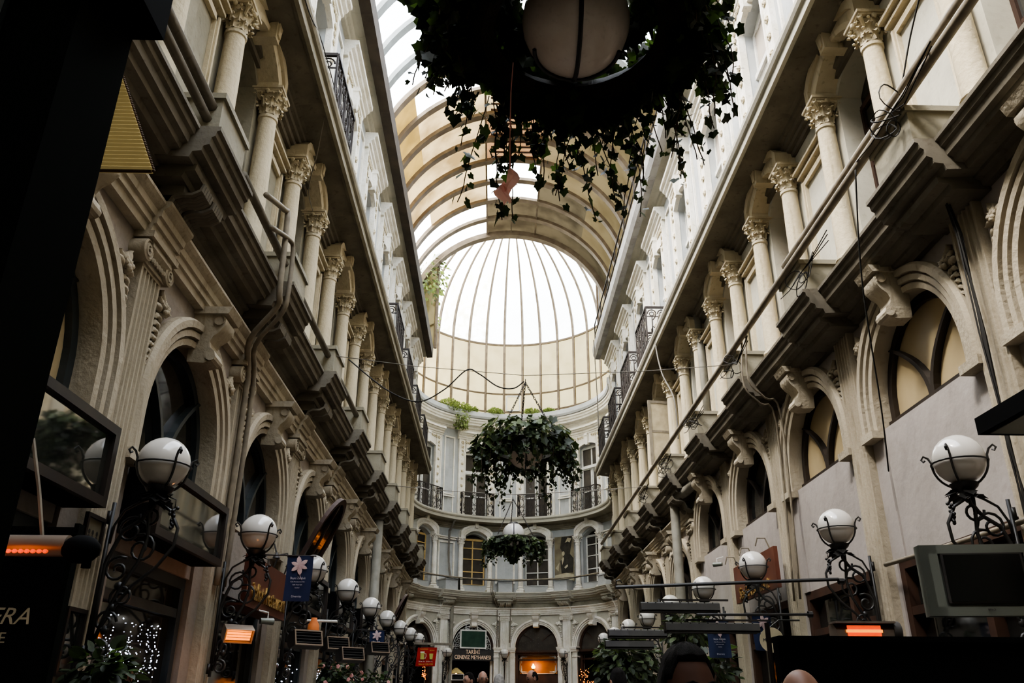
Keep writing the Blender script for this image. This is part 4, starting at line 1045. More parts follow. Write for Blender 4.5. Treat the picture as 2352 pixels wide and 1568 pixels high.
# mirror front in the middle arch
rz2 = yawE(2); c2_ = WE.pt(2, 0, -.30, 1.32)
o = empty('framed_mirror', c2_, rz2, label='wide mirror with white corner scrolls glowing amber in the middle arch', cat='mirror')
b = MB(); b.box((-.86,-.02,0),(.86,.0,.78)); link('glass', b.mesh('glass','walllit'), o)
b = MB()
for sx in (-1,1):
    for sz in (0,1):
        for k in range(6): b.sphere((sx*(.78-.05*k), -.03, (.07+.0*k if sz==0 else .71)+ (0)), .035-.003*k, 6, (1,.4,1)); b.sphere((sx*.78,-.03,(.07+.05*k) if sz==0 else (.71-.05*k)), .035-.003*k, 6, (1,.4,1))
link('corner_scroll', b.mesh('corner_scroll','winwhite',True), o)
b = MB(); P4 = [(-.72,-.03,.0),(.72,-.03,.0),(.86,-.03,.14),(.86,-.03,.64),(.72,-.03,.78),(-.72,-.03,.78),(-.86,-.03,.64),(-.86,-.03,.14)]
b.tube(P4, .012, 5, closed=True); link('frame', b.mesh('frame','winwhite'), o)
pw = WE.pt(2, -.20, -.16, 1.60)
o = empty('oil_lamp', pw, rz2, label='lit amber oil-style lamp standing before the mirror in the middle arch', cat='lamp')
b = MB(); b.lathe([(0,-.07),(.05,-.07),(.085,-.03),(.09,.01),(.06,.05),(.035,.08),(.03,.13),(.028,.13)], n=14); link('glass_shade', b.mesh('glass_shade','bulb',True), o)
b = MB(); b.lathe([(.06,-.28),(.02,-.26),(.015,-.14),(.05,-.12),(.045,-.08),(.02,-.07)], n=12); link('stand', b.mesh('stand','darkwood',True), o)
LAMPS.append(('amber_lamp', pw+Vector((0,-.2,0)), 14, (1,.5,.14), .08))
pw = WE.pt(1, -.62, -.25, 1.25)
o = empty('doorway_lamp', pw, rz1, label='warm yellow lamp with a wide shade glowing inside the doorway', cat='lamp')
b = MB(); b.lathe([(.06,.28),(.34,.06),(.33,.04)], n=16); link('lamp_shade', b.mesh('lamp_shade','lampshade',True), o)
b = MB(); b.sphere((0,0,.02),.05,8); link('bulb', b.mesh('bulb','bulb',True), o)
LAMPS.append(('door_lamp', pw+Vector((.1,-.2,-.05)), 10, (1,.55,.18), .05))
# silver heater and fairy lights on the end wall
def fairy(name, pts, r, m, label):
    b = MB()
    for p in pts: b.sphere(p, r, 5)
    return tag(link(name, b.mesh(name, m)), label, 'string lights', kind='stuff')
rr_ = random.Random(21)
fairy('fairy_lights', [WE.pt(3, rr_.uniform(-.75,.9), .05, .55+ .35*sin(u_*3)+rr_.uniform(-.12,.12)) for u_ in [rr_.random() for _ in range(150)]]+[WE.pt(3, rr_.uniform(-.9,-.3), .05, rr_.uniform(.5,1.6)) for _ in range(45)], .018, 'warmfairy', 'glowing orange fairy lights heaped in the right arch of the end wall')
fairy('fairy_lights', [WE.pt(0, .35+rr_.uniform(-.12,.12), .2, 1.3+rr_.uniform(-.35,.45)) for _ in range(45)], .018, 'warmfairy', 'small cluster of orange fairy lights left of the red banner')
fairy('fairy_lights', [WE.pt(2, -.75+.12*k, .1, z_) for k in range(9) for z_ in [3.25-.14*j+rr_.uniform(-.04,.04)-abs(k-4)*.05 for j in range(12)]], .005, 'lettering', 'fine strings of unlit fairy lights hanging in the middle arch')
for w_, p_, h_ in ((.55, (-.7,.9), 0),(.5,(-.3,.6),0)): pass
def heater(name, p, rz, L, label, lit=None, tilt=0., em='dull'):
    # bar heater: p centre, local x along the bar
    o = empty(name, p, rz, label=label, cat='heater', group='patio heaters along the passage')
    o.rotation_euler = (tilt, 0, rz); h = L/2
    pr = [(-.07,-.02),(-.055,.045),(-.02,.06),(.05,.055),(.085,.02),(.08,-.03),(.06,-.045),(.05,-.03),(-.045,-.03),(-.06,-.045)]
    b = MB(); b.strip([[(x,y,z) for y,z in pr] for x in (-h,h)]+[]); n = len(pr)
    b.add([(-h,y,z) for y,z in pr],[tuple(range(n))]); b.add([(h,y,z) for y,z in pr],[tuple(range(n))[::-1]]); b.box((-h,-.045,-.03),(h,.05,-.02))
    link('housing', b.mesh('housing', em, 30), o)
    b = MB(); k_ = int(L/.09)
    for k in range(k_): x = -h+.07+k*(L-.14)/max(1,k_-1); b.box((x-.006,-.052,.028),(x+.006,-.02,.055))
    link('vent_slot', b.mesh('vent_slot','black'), o)
    b = MB(); b.tube([(-h+.05,0,-.035),(h-.05,0,-.035)], .012, 6)
    link('element', b.mesh('element', lit or 'iron2'), o)
    b = MB(); b.bar((-h*.5,.03,.05),(-h*.5,.06,.09),.02); b.bar((-h*.5,.06,.09),(h*1.3,.06,.09),.018); link('hanger', b.mesh('hanger','iron2'), o)
    return o
heater('bar_heater', (1.93,9,.94), 0, .82, 'long grey bar heater hanging on the right, uppermost of the four')
heater('bar_heater', (2.25,9,.74), 0, .97, 'widest grey bar heater hanging on the right under the rod')
heater('bar_heater', (1.80,11,.83), 0, .73, 'grey bar heater hanging behind the clear screen, third from the top')
heater('bar_heater', (1.69,11,.70), 0, .60, 'lowest grey bar heater hanging above the green bush')
def boxheater(p, rz, label, s=1., tilt=.6, lit=True):
    o = empty('box_heater', p, rz, label=label, cat='heater', group='box heaters fixed to the walls'); o.rotation_euler = (tilt,0,rz)
    w_, h_, d_ = .20*s, .10*s, .13*s
    pr = []
    for i in range(9): a = -pi/2+pi*i/8; pr.append((d_*.5+cos(a)*d_*.5, sin(a)*h_))
    pr = [(-d_*.5,-h_)]+pr+[(-d_*.5,h_)]; n = len(pr); b = MB(); b.strip([[(x,y,z) for y,z in pr] for x in (-w_,w_)])
    for x in (-w_,w_): b.add([(x,y,z) for y,z in pr],[tuple(range(n))])
    link('housing', b.mesh('housing','heater' if lit else 'dull',30), o)
    b = MB(); frame_rect(b, -w_, w_, -h_, h_, .018*s, -d_*.5-.02, -d_*.5+.01); link('rim', b.mesh('rim','heater'), o)
    b = MB(); b.box((-w_+.03*s,-d_*.5+.0,-h_+.03*s),(w_-.03*s,-d_*.5+.012,h_-.03*s)); link('reflector', b.mesh('reflector','hot' if lit else 'black'), o)
    b = MB()
    for k in range(4): b.bar((-w_+.02,-d_*.5-.012,-h_+h_*2*(k+1)/5),(w_-.02,-d_*.5-.012,-h_+h_*2*(k+1)/5),.006*s)
    link('grille', b.mesh('grille','heater' if lit else 'dull'), o)
    return o
boxheater((-2.62,9.0,.66), radians(32), 'glowing orange box heater on the left wall below the brown signboard', .72, .5)
LAMPS.append(('heater_glow', (-2.45,8.75,.55), 6, (1,.35,.08), .1))
for j, (p_, t_) in enumerate((((-2.35,11.,.74),'first'),((-2.42,13.5,.84),'second'),((-2.10,16.,.93),'third'),((-2.15,13.3,.68),'lowest'))):
    boxheater(p_, radians(40), 'unlit dark box heater jutting from the left wall, %s behind the glowing one' % t_, .95, -.3, False)
boxheater((-1.5,37.2,1.05), 0, 'small dark box heater hanging before the doorway of the end wall', 1.3, -.3, False)
# near heaters
o = empty('tube_heater', (-2.05,3.6,.60), 0, label='horizontal tube heater with a glowing red grille at the lower left', cat='heater')
b = MB(); b.tube([(-.5,0,.01),(.24,0,.01)], .045, 16); link('tube_body', b.mesh('tube_body','heater',40), o)
b = MB(); b.sphere((.30,-.01,-.005), .07, 16, (1.15,.9,.85)); b.tube([(.33,0,-.04),(.33,0,-.08)],.02,8); link('end_cap', b.mesh('end_cap','black',True), o)
b = MB()
for k in range(24): b.sphere((-.42+.0255*k,-.036,-.018), .013, 6, (1,.6,.75))
link('glowing_grille', b.mesh('glowing_grille','redglow'), o)
b = MB(); b.tube([(.12,0,.05),(.06,0,.25),(-.02,0,.48)], .009, 6); link('hanger_rod', b.mesh('hanger_rod','pipe'), o)
LAMPS.append(('tube_glow', (-2.05,3.4,.5), 1.2, (1,.22,.05), .1))
o = empty('box_heater', (2.77,6.5,.53), 0, label='silver rimmed heater glowing orange at the lower right above the black panel', cat='heater')
b = MB(); b.sweep([(-.06,-.07),(-.06,.0),(.02,.06),(.09,.04),(.09,-.06)], -.23, .20, 1); b.box((-.24,-.085,.045),(.21,.05,.06)); link('housing', b.mesh('housing','heater'), o)
b = MB(); b.lathe([(0,-.03),(.075,-.03),(.08,.0),(.075,.03),(0,.03)], (.23,0,-.01), 14, 'x'); link('end_cap', b.mesh('end_cap','dull',40), o)
b = MB(); b.box((-.15,-.068,-.045),(.10,-.06,.03)); link('glowing_element', b.mesh('glowing_element','redglow'), o)
b = MB(); b.box((-.16,-.072,-.02),(.11,-.062,.0)); link('core', b.mesh('core','hot'), o)
# ------------------------------------------------------------------ left wall fittings
def wall_box(w, i, name, u0, u1, z0, z1, d, label, cat, inner='pane', frame='darkwood', t=.07):
    loc, rz = w.loc(i); p = w.pt(i, (u0+u1)/2, 0, z0)
    o = empty(name, p, out(w,i), label=label, cat=cat); h = (u1-u0)/2; H = z1-z0
    b = MB(); b.box((.0,-h,0),(d-.03,h,H)); link('case', b.mesh('case','black'), o)
    b = MB(); b.box((d-.04,-h,H-t),(d+.02,h,H)); b.box((d-.04,-h,0),(d+.02,h,t)); b.box((d-.04,-h,t),(d+.02,-h+t,H-t)); b.box((d-.04,h-t,t),(d+.02,h,H-t)); link('frame', b.mesh('frame',frame), o)
    b = MB(); b.box((d-.03,-h+t,t),(d-.018,h-t,H-t)); link('glass', b.mesh('glass',inner), o)
    return o
refl = mat('dark_case_glass', (.03,.03,.024), c2=(.018,.02,.018), scale=2.6, rough=.04, spec=1.0); refl.node_tree.nodes['Principled BSDF'].inputs['IOR'].default_value = 2.2; M['refl'] = refl
for i, t in ((-1,'nearest the camera'),(0,'second from the camera'),(2,'behind the blue banner'),(3,'beyond the open window'),(4,'farther along past the drainpipe')):
    wall_box(WL, i, 'display_case', (-.84 if i==-1 else -.98), (1.02 if i==-1 else .88), 1.32, 1.93, .30, 'dark framed glass display case on the left wall, %s' % t, 'display case', 'refl')
o = empty('gilt_signboard', WL.pt(1, 0, .30, 1.08), 0, label='rust brown restaurant signboard with gilt lettering on the left wall', cat='sign')
b = MB(); b.box((-.06,-1.0,0),(0,.95,.56)); b.box((-.30,-1.0,-.03),(0,.97,.0)); link('board', b.mesh('board','rust'), o)
text('italian Restaurant', .30, 'lettering', 'gold', o, (.02,0,.15), (pi/2,0,pi/2), .012, sx=.78)
for y in (-.6,.1,.7): b = MB(); b.tube([(0,y,.56),(.05,y,.72),(.16,y,.74),(.2,y,.62)], .012, 5); b.lathe([(.012,0),(.05,-.07)], (.2,y,.64), 8); link('sign_lamp', b.mesh('sign_lamp','dull'), o)
# blue lily banners
def banner(p, w_, h_, rz, label, rod=.3):
    o = empty('lily_banner', p, rz, label=label, cat='banner', group='navy banners printed with a white lily')
    rows = []
    for j in range(9): rows.append([(-w_/2+w_*i/6, .012*sin(i*1.1+j*.5), -h_*j/8) for i in range(7)])
    b = MB(); b.strip(rows); link('cloth', b.mesh('cloth','navy',True,recalc=False), o)
    b = MB(); b.tube([(-w_/2-rod,0,.01),(w_/2+.03,0,.0)], .008, 5); link('rod', b.mesh('rod','iron2'), o)
    b = MB(); cx, cz, s = 0, -h_*.22, w_*.40
    for k in range(6):
        a = radians(90+60*k+8); q = (1.0,.85,.9,1.0,.85,.95)[k]; pts = []
        for x, y in ((0,0),(.16,.22),(.24,.5),(.17,.8),(0,1.0),(-.17,.8),(-.24,.5),(-.16,.22)):
            X = x*cos(a)-y*-sin(a)*0; pts.append((cx+s*q*(y*cos(a)-x*sin(a)), -.022, cz+s*q*.9*(y*sin(a)+x*cos(a))))
        b.add([(cx,-.026,cz)]+pts, [(0,i+1,(i+1)%8+1) for i in range(8)])
    b.tube([(0,-.02,cz-.1*s),(.02,-.02,cz-s),(.05*w_*3,-.02,cz-s*1.35)], .003, 4)
    link('lily_print', b.mesh('lily_print','lily',recalc=False), o)
    text('Beyaz Zambak', h_*.072, 'lettering', 'lettering', o, (0,-.026,-h_*.50), FRONT, .001, sx=.82)
    for k, (tx, sz) in enumerate((('Cafe Restaurant Bar',.04),('Balik Meze Raki',.034),('Istanbul',.034))): text(tx, h_*sz, 'lettering', 'lettering', o, (0,-.026,-h_*(.58+.065*k)), FRONT, .001)
    text('Diversity', h_*.062, 'lettering', 'lettering', o, (0,-.026,-h_*.90), FRONT, .001)
    return o
banner((-2.19,9.55,1.53), .29, .49, 0, 'navy banner with a white lily hanging beside the second left globe lamp')
banner((-2.27,17.,1.32), .28, .40, 0, 'small navy lily banner below the row of left globe lamps')
banner((2.83,11.,1.0), .28, .44, 0, 'navy lily banner hanging on the right behind the dark-haired man')
banner((3.15,10.2,1.0), .26, .40, .3, 'dim navy lily banner seen in the shade at the right shop front', .1)
# open arched casement hinged out
def casement(p, rx, ry, rz, label, s=1.):
    o = empty('open_casement', p, rz, label=label, cat='window'); o.rotation_euler = (rx, ry, rz); b = MB(); rows = []; R_ = .62*s; hh = .55*s
    def ring(r_): return [(0,-r_,-hh*.6)]+[(0,r_*cos(pi-pi*i/16),hh*.5+r_*1.25*sin(pi-pi*i/16)) for i in range(17)]+[(0,r_,-hh*.6)]
    A, B = ring(R_), ring(R_-.085*s)
    b.strip([[ (-.03,a[1],a[2]),(.03,a[1],a[2]),(.03,c[1],c[2]),(-.03,c[1],c[2]),(-.03,a[1],a[2])] for a, c in zip(A,B)]); b.box((-.03,-R_,-hh*.6-.08),(.03,R_,-hh*.6))
    b.bar((0,0,-hh*.6),(0,-.1*s,hh*.5+R_*1.2),.05*s); link('sash', b.mesh('sash','brownwood'), o)
    b = MB(); V = ring(R_-.08*s); b.add(V, [tuple(range(len(V)))]); link('glass', b.mesh('glass','refl'), o)
casement((-2.72,12.75,2.15), 0, .46, 0, 'arched window sash propped open over the third left lamp', .8)
casement((-2.78,24.4,2.2), 0, .42, 0, 'small arched sash propped open far down the left wall', .7)
# small framed pictures and potted flowers near the first lamp
for z0, z1, t, inner in ((1.04,1.32,'small sepia group photograph in a black frame on the first left pilaster','photo'),(.17,.64,'tall dark framed picture low on the first left pilaster','refl')):
    p = (-3.08,6.42,z0); o = empty('framed_picture', p, 0, label=t, cat='picture')
    b = MB(); H_ = z1-z0; b.box((0,-.15,0),(.03,-.12,H_)); b.box((0,.12,0),(.03,.15,H_)); b.box((0,-.12,0),(.03,.12,.03)); b.box((0,-.12,H_-.03),(.03,.12,H_)); link('frame', b.mesh('frame','darkwood'), o)
    b = MB(); b.box((.005,-.12,.03),(.012,.12,H_-.03)); link('print', b.mesh('print',inner), o)
    if inner == 'photo':
        b = MB()
        for y in (-.06,0,.07): b.sphere((.013,y,.15), .02, 8, (.1,1,1)); b.sphere((.013,y,.075), .04, 8, (.1,.8,1.5))
        link('figures', b.mesh('figures','photo_d'), o)
def bush(name, p, R, n, size, label, cat, mats, seed, flat=1., flowers=0, drop=.5, shape=OVAL, group=None):
    r = random.Random(seed); o = empty(name, p, label=label, cat=cat, group=group); lv = [MB(), MB()]; st = MB()
    for i in range(n):
        q = rv(r); q.normalize(); q *= r.random()**.4; q = Vector((q.x*R, q.y*R, q.z*R*flat)); leaf(lv[r.random() < .35], q, q+Vector((0,0,-drop*R))+rv(r,.4*R), q+rv(r,R)+Vector((0,0,R)), size*(.6+.8*r.random()), shape)
    for i in range(7): q = rv(r); st.tube([(0,0,-R*flat*.8),(q.x*R*.4,q.y*R*.4,0),(q.x*R*.9,q.y*R*.9,q.z*R*flat*.8)], .006, 4)
    link('dark_leaves', lv[0].mesh('dark_leaves',mats[0],recalc=False), o); link('light_leaves', lv[1].mesh('light_leaves',mats[1],recalc=False), o); link('stems', st.mesh('stems','stem'), o)
    if name == 'potted_bush':
        b = MB(); z_ = -1.3-p[2]; b.lathe([(0,z_),(.18,z_),(.24,z_+.4),(.22,z_+.4),(.0,z_+.36)], n=14); b.tube([(0,0,z_+.3),(.03,.02,z_*.5),(0,0,-R*flat*.7)], .03, 6); link('pot', b.mesh('pot','pave',40), o)
    if flowers:
        b = MB()
        for i in range(flowers):
            q = rv(r).normalized(); q = Vector((q.x*R,q.y*R,q.z*R*flat))
            for k in range(5): b.sphere(q+Vector((.02*cos(k*1.26),0,.02*sin(k*1.26))), .018, 5, (1,.6,1))
        link('blossoms', b.mesh('blossoms','pink'), o)
    return o
bush('flower_basket', (-2.80,6.42,.18), .22, 300, .10, 'dark leafy flower basket hanging below the first left lamp', 'plant', ('ivy','ivd2'), 31, 1.0, 2)
bush('flower_basket', (-2.75,15.6,.45), .35, 260, .10, 'leafy basket with pink blossoms below the left lamps farther back', 'plant', ('ivy','ivd2'), 32, .8, 14)
bush('flower_basket', (-2.6,19.,.4), .4, 240, .10, 'flower basket with pink blossoms next to the far left drainpipe', 'plant', ('ivy','ivd2'), 33, .7, 12)
bush('potted_bush', (2.15,14.2,.62), .55, 900, .12, 'bright green bush behind the hanging heaters on the right', 'plant', ('ivy','ivy2'), 34, .75, 0)
bush('potted_bush', (3.2,14.4,1.15), .42, 420, .12, 'dark bush beside the third right lamp, above the heaters', 'plant', ('ivy','ivy2'), 35, .8, 0)
bush('potted_bush', (2.85,11.6,.35), .40, 300, .12, 'dark climbing plant in front of the right shop window', 'plant', ('ivy','ivd2'), 36, 1.2, 0)
# tree crown and weeds above the gutters
bush('tree_crown', (-3.45,31.5,17.0), 1.25, 1500, .16, 'sunlit tree crown outside, showing past the left gutter', 'tree', ('weed','ivy2'), 41, 1.5, 0)
bush('tree_crown', (-3.5,33.5,15.6), .9, 700, .16, 'lower clump of the tree outside, past the left gutter end', 'tree', ('weed','ivy2'), 42, 1.5, 0)
for j, (a_, R_, fl, t) in enumerate(((-41,.55,.55,'widest weeds on the left of the rotunda ledge'),(-32,.6,.4,'second weeds clump on the rotunda ledge'),(-24,.35,.5,'third weeds clump on the rotunda ledge'),(-9,.42,.55,'weeds clump at the middle of the rotunda ledge'),(14,.40,.5,'weeds clump behind the planter chain on the rotunda ledge'),(25,.30,.45,'rightmost weeds clump on the rotunda ledge'))):
    a = radians(a_); bush('ledge_weeds', (RC[0]+4.62*sin(a), RC[1]+4.62*cos(a), 13.42), R_, int(1100*R_/.5), .075, 'fresh green '+t, 'weeds', ('weed','ivy3'), 50+j, fl*1.15, 0, -.2)
a = radians(-33); bush('ledge_weeds', (RC[0]+4.35*sin(a), RC[1]+4.35*cos(a), 12.75), .42, 500, .09, 'fresh green weeds drooping over the rotunda cornice by the cable bundle', 'weeds', ('weed','ivy3'), 58, 1.2, 0, .9)
# ------------------------------------------------------------------ red beer banner
o = empty('beer_banner', (-2.27,30,1.80), radians(-4), label='red banner with a beer mug and a glass hanging far down on the left', cat='banner')
b = MB(); b.strip([[(-.33+.66*i/6-(.05*j/6), .02*sin(i+j), -.60*j/6) for i in range(7)] for j in range(7)]); link('cloth', b.mesh('cloth','red',True,recalc=False), o)
b = MB(); b.box((-.22,-.05,-.38),(-.09,-.04,-.18)); b.poly([(.10,-.38),(.19,-.38),(.21,-.2),(.08,-.2)], -.05, -.04); link('beer_print', b.mesh('beer_print','beer'), o)
b = MB(); b.box((-.225,-.052,-.18),(-.085,-.04,-.13)); b.tube([(-.09,-.045,-.2),(-.04,-.045,-.2),(-.03,-.045,-.28),(-.05,-.045,-.35),(-.09,-.045,-.34)], .010, 5); link('foam_print', b.mesh('foam_print','foam'), o)
text('MANZARA', .055, 'lettering', 'yellowink', o, (-.1,-.05,-.06), FRONT, .001); text('BISTRO', .05, 'lettering', 'yellowink', o, (.17,-.05,-.10), FRONT, .001)
text('50 lik 13 t.  33 lük 11 t.', .062, 'lettering', 'whiteink', o, (-.03,-.05,-.45), FRONT, .001, sx=.82); text('Hafta içi 12:00-19:00', .065, 'lettering', 'yellowink', o, (-.03,-.05,-.535), FRONT, .001, sx=.9)
b = MB(); b.bar((-2.95,30,1.93),(-1.45,30,1.90),.12,.07); tag(link('banner_beam', b.mesh('banner_beam','pipe')), 'pale horizontal beam jutting from the left wall above the red banner', 'beam')
# poster on the rotunda wall
rz3 = yawE(2.5); pp = WE.pt(2, HB, .17, 5.22)
o = empty('wall_poster', pp, rz3, label='large sepia poster of a seated man on the rotunda wall between two windows', cat='poster')
b = MB(); b.box((-.50,-.01,0),(.50,.01,2.02)); link('sheet', b.mesh('sheet','photo'), o)
b = MB(); D = -.016
b.poly([(-.15,.35),(.45,.35),(.48,1.0),(.30,1.20),(.46,2.0),(-.12,2.0),(-.2,1.5),(-.02,1.15),(-.2,.9)], D-.002, D); link('dark_shape', b.mesh('dark_shape','photo_d'), o)
b = MB(); b.sphere((-.04,D,1.24), .095, 14, (.8,.06,1.15)); link('pale_face', b.mesh('pale_face','photo_l'), o)
for nm_, P_ in (('pale_table',[(-.5,.05),(.5,.05),(.48,.28),(.1,.36),(-.5,.28)]),('pale_shirt',[(-.14,.98),(-.05,1.10),(.0,1.0),(-.1,.72)]),('pale_hand',[(.0,.62),(.16,.74),(.2,.66),(.06,.55)]),('pale_papers',[(-.45,.6),(-.25,.85),(-.3,.45)]),('pale_stain',[(.05,1.72),(.2,1.95),(.4,1.9),(.3,1.72),(.2,1.78)])):
    b = MB(); b.poly(P_, D-.005, D-.003); link(nm_, b.mesh(nm_,'photo_l'), o)
# ------------------------------------------------------------------ right side near things
o = empty('television', (3.08,5.4,.75), radians(-8), label='grey television set hanging at the lower right', cat='television')
b = MB(); frame_rect(b, -.33, .36, -.22, .22, .055, -.03, .03); b.box((-.33,0,-.22),(.36,.06,.22)); b.box((-.33,-.03,-.22),(-.22,.03,.22)); b.box((-.2,.05,-.14),(.22,.28,.14)); link('housing', b.mesh('housing','plastic'), o)
b = MB(); b.box((-.205,-.035,-.145),(.29,-.02,.165)); link('bezel', b.mesh('bezel','dull'), o); b = MB(); b.box((-.19,-.04,-.135),(.275,-.03,.155)); link('screen', b.mesh('screen','screen'), o)
text('BEKO', .018, 'brand_lettering', 'dull', o, (.04,-.036,-.185), FRONT, .001)
b = MB(); b.bar((.1,.2,.0),(.9,.5,.0),.04); link('bracket', b.mesh('bracket','iron'), o)
b = MB(); b.box((1.30,4.0,-.9),(3.2,4.08,.275)); b.box((1.30,3.98,.275),(3.2,4.10,.30)); tag(link('black_partition', b.mesh('black_partition','black')), 'plain black partition panel across the lower right corner', 'partition')
b = MB(); b.tube([(1.27,4.04,-1.3),(1.27,4.04,.36)], .012, 8); tag(link('partition_post', b.mesh('partition_post','iron2')), 'thin metal post at the left edge of the black partition', 'post')
o = empty('canopy_box', (3.23,4.2,1.64), 0, label='long black box-shaped light hood jutting in at the right edge', cat='light fitting')
b = MB(); b.box((-.17,-1.6,-.05),(.17,.80,.06)); link('hood', b.mesh('hood','black'), o); b = MB(); b.box((-.12,-1.55,-.055),(.12,.75,-.048)); link('diffuser', b.mesh('diffuser','plastic'), o)
b = MB(); b.bar((.1,.5,.06),(.1,.5,.5),.02); b.bar((.1,.5,.5),(.95,.5,.6),.02); link('bracket', b.mesh('bracket','iron'), o)
o = empty('glass_screen', (2.18,8,1.06), 0, label='clear glass screen hanging from a black rod on the right', cat='screen')
b = MB(); b.tube([(-1.05,0,-.04),(1.06,0,.05)], .016, 8); b.lathe([(.03,0),(.03,.05)], (1.06,0,.03), 8, 'x'); b.tube([(-1.05,0,-.04),(-1.04,0,.02),(-1.01,0,.03),(-.99,0,.0)],.006,4); link('rod', b.mesh('rod','iron'), o)
b = MB(); b.add([(-.95,0,-.06),(.75,0,.02),(.75,0,-.95),(-.95,0,-.95)],[(0,1,2,3)]); link('glass', b.mesh('glass','glass',recalc=False), o)
b = MB(); b.tube([(-.31,0,-.28),(.75,0,-.27)], .012, 6); b.lathe([(.03,-.02),(.03,.02)],(.75,0,-.27),8,'x'); link('lower_rod', b.mesh('lower_rod','iron'), o)
o = empty('gilt_signboard', (4.20,13.7,1.62), 0, label='rust brown signboard with gilt lettering on the right wall', cat='sign')
b = MB(); b.box((-.03,-1.15,0),(.03,1.1,.60)); link('board', b.mesh('board','rust'), o); text('Seviç Restaurant', .28, 'lettering', 'gold', o, (-.045,0,.12), (pi/2,0,-pi/2), .012, sx=.85)
for y in (-.9,.0,.9): b = MB(); b.tube([(0,y,.6),(-.06,y,.76),(-.18,y,.76),(-.22,y,.64)], .012, 5); link('sign_lamp', b.mesh('sign_lamp','pipe'), o)
o = empty('oval_sign', (3.02,9.5,.67), radians(-30), label='small pale oval sign on an iron bracket at the right', cat='sign')
b = MB(); b.lathe([(0,-.008),(.13,-.008),(.13,.008),(0,.008)], (0,0,0), 20, 'y'); link('plate', b.mesh('plate','paper',40), o); text('MARINA', .05, 'lettering', 'signgrey', o, (0,-.012,0), FRONT, .001)
b = MB(); b.tube([(0,0,.13),(.1,0,.2),(.3,.1,.2)], .01, 5); link('bracket', b.mesh('bracket','iron'), o)
# ------------------------------------------------------------------ left foreground
o = empty('dark_post', (-1.35,1.45,-1.3), 0, label='broad greenish black post filling the left edge', cat='post')
b = MB(); b.box((-.45,-.12,0),(.46,.10,5.2)); link('shaft', b.mesh('shaft','post'), o)
b = MB(); b.box((-.5,-.16,2.79),(.52,.13,3.1)); b.box((-.5,-.18,3.1),(.56,.15,3.3)); link('cap_block', b.mesh('cap_block','black'), o)
b = MB(); b.box((.20,-.135,0),(.212,-.12,2.8)); b.box((.30,-.135,0),(.312,-.12,2.8)); link('edge_highlight', b.mesh('edge_highlight','slate'), o)  # lighter strips imitate highlights along a glass edge
o = empty('pleated_lantern', (-1.535,2.6,1.82), 0, label='flat ochre pleated triangular lamp shade hanging behind the dark post', cat='lamp')
b = MB(); H_ = .52; hw = .235; k_ = 30; rows = []
for j in range(k_*2+1):
    q = j/(k_*2); w_ = hw*(1-q)+.004; y_ = -.014 if j%2 else -.006; rows.append([(-w_,y_,H_*q),(w_,y_,H_*q),(w_,.012,H_*q),(-w_,.012,H_*q),(-w_,y_,H_*q)])
b.strip(rows); b.box((-hw,-.01,-.004),(hw,.012,.003)); link('pleated_shade', b.mesh('pleated_shade','lampshade',recalc=False), o)
b = MB()
for sx in (-1,1):
    for j in range(46): q = j/45; b.sphere((sx*(hw*(1-q)+.006),0,H_*q), .0075, 5)
b.tube([(-hw,-.004,-.004),(hw,-.004,-.004)], .007, 5)
link('braid_edge', b.mesh('braid_edge','shadeedge'), o)
b = MB(); b.tube([(0,0,H_),(0,0,2.0)], .006, 5); link('cord', b.mesh('cord','cable'), o)

o = empty('menu_board', (-2.75,4.6,-.9), radians(3), label='black menu board with faint gold capitals ERA at the lower left', cat='sign')
b = MB(); b.box((-.5,-.03,0),(.45,.03,1.78)); link('board', b.mesh('board','black'), o); b = MB(); b.box((.45,-.035,0),(.475,.035,1.8)); link('edge_strip', b.mesh('edge_strip','post'), o)
text('OPERA', .12, 'lettering', 'paper', o, (.14,-.036,1.31), FRONT, .001, shear=.3); text('CAFE', .075, 'lettering', 'paper', o, (.14,-.036,1.205), FRONT, .001)
rr_ = random.Random(77)
fairy('fairy_lights', [WL.pt(0, rr_.choice([-.62,-.45,-.3,-.1,.1,.3,.5,.62])+rr_.gauss(0,.03), -.10, rr_.uniform(-.1,.72)) for _ in range(130)]+[WL.pt(0, rr_.gauss(-.25,.16), -.09, rr_.gauss(.38,.06)) for _ in range(60)], .0052, 'fairy', 'cool white fairy lights scattered behind the nearest left shop window')
fairy('fairy_lights', [WL.pt(3, rr_.uniform(-.7,.7), -.05, rr_.uniform(-.1,.6)) for _ in range(60)]+[WL.pt(2, rr_.uniform(-.7,.7), -.05, rr_.uniform(-.1,.6)) for _ in range(30)], .009, 'fairy', 'cool white fairy lights in the shop windows farther along the left')
# ------------------------------------------------------------------ pipes and cables
def pipe(name, pts, r, m, label, cat='pipe', group=None, sub=1): return cable(name, pts, r, m, label, cat, group, 8, sub=sub)
pipe('conduit_pipe', [(-2.66,8.0,5.30),(-2.60,8.55,5.46),(-2.58,8.66,5.40),(-2.58,8.72,4.5),(-2.62,8.85,4.30),(-2.95,9.05,3.95),(-3.04,9.45,3.60),(-3.06,9.52,2.2),(-3.07,9.50,1.2)], .035, 'pipe', 'painted conduit bending down past the ledge at the second left pilaster', sub=4)
pipe('conduit_pipe', [(-2.62,8.2,5.0),(-2.55,8.75,5.16),(-2.53,8.9,5.08),(-2.53,8.92,4.5),(-2.60,9.0,4.28),(-2.92,9.2,3.95),(-3.0,9.58,3.60),(-3.02,9.64,2.2),(-3.03,9.62,1.2)], .03, 'pipe', 'second thinner conduit running beside the bent conduit on the left', sub=4)
pipe('ledge_pipe', [(-2.70,2.9,5.10),(-2.70,6.42,5.10)], .055, 'soffit', 'thick dark pipe lying over the near left balcony ledge', sub=2)
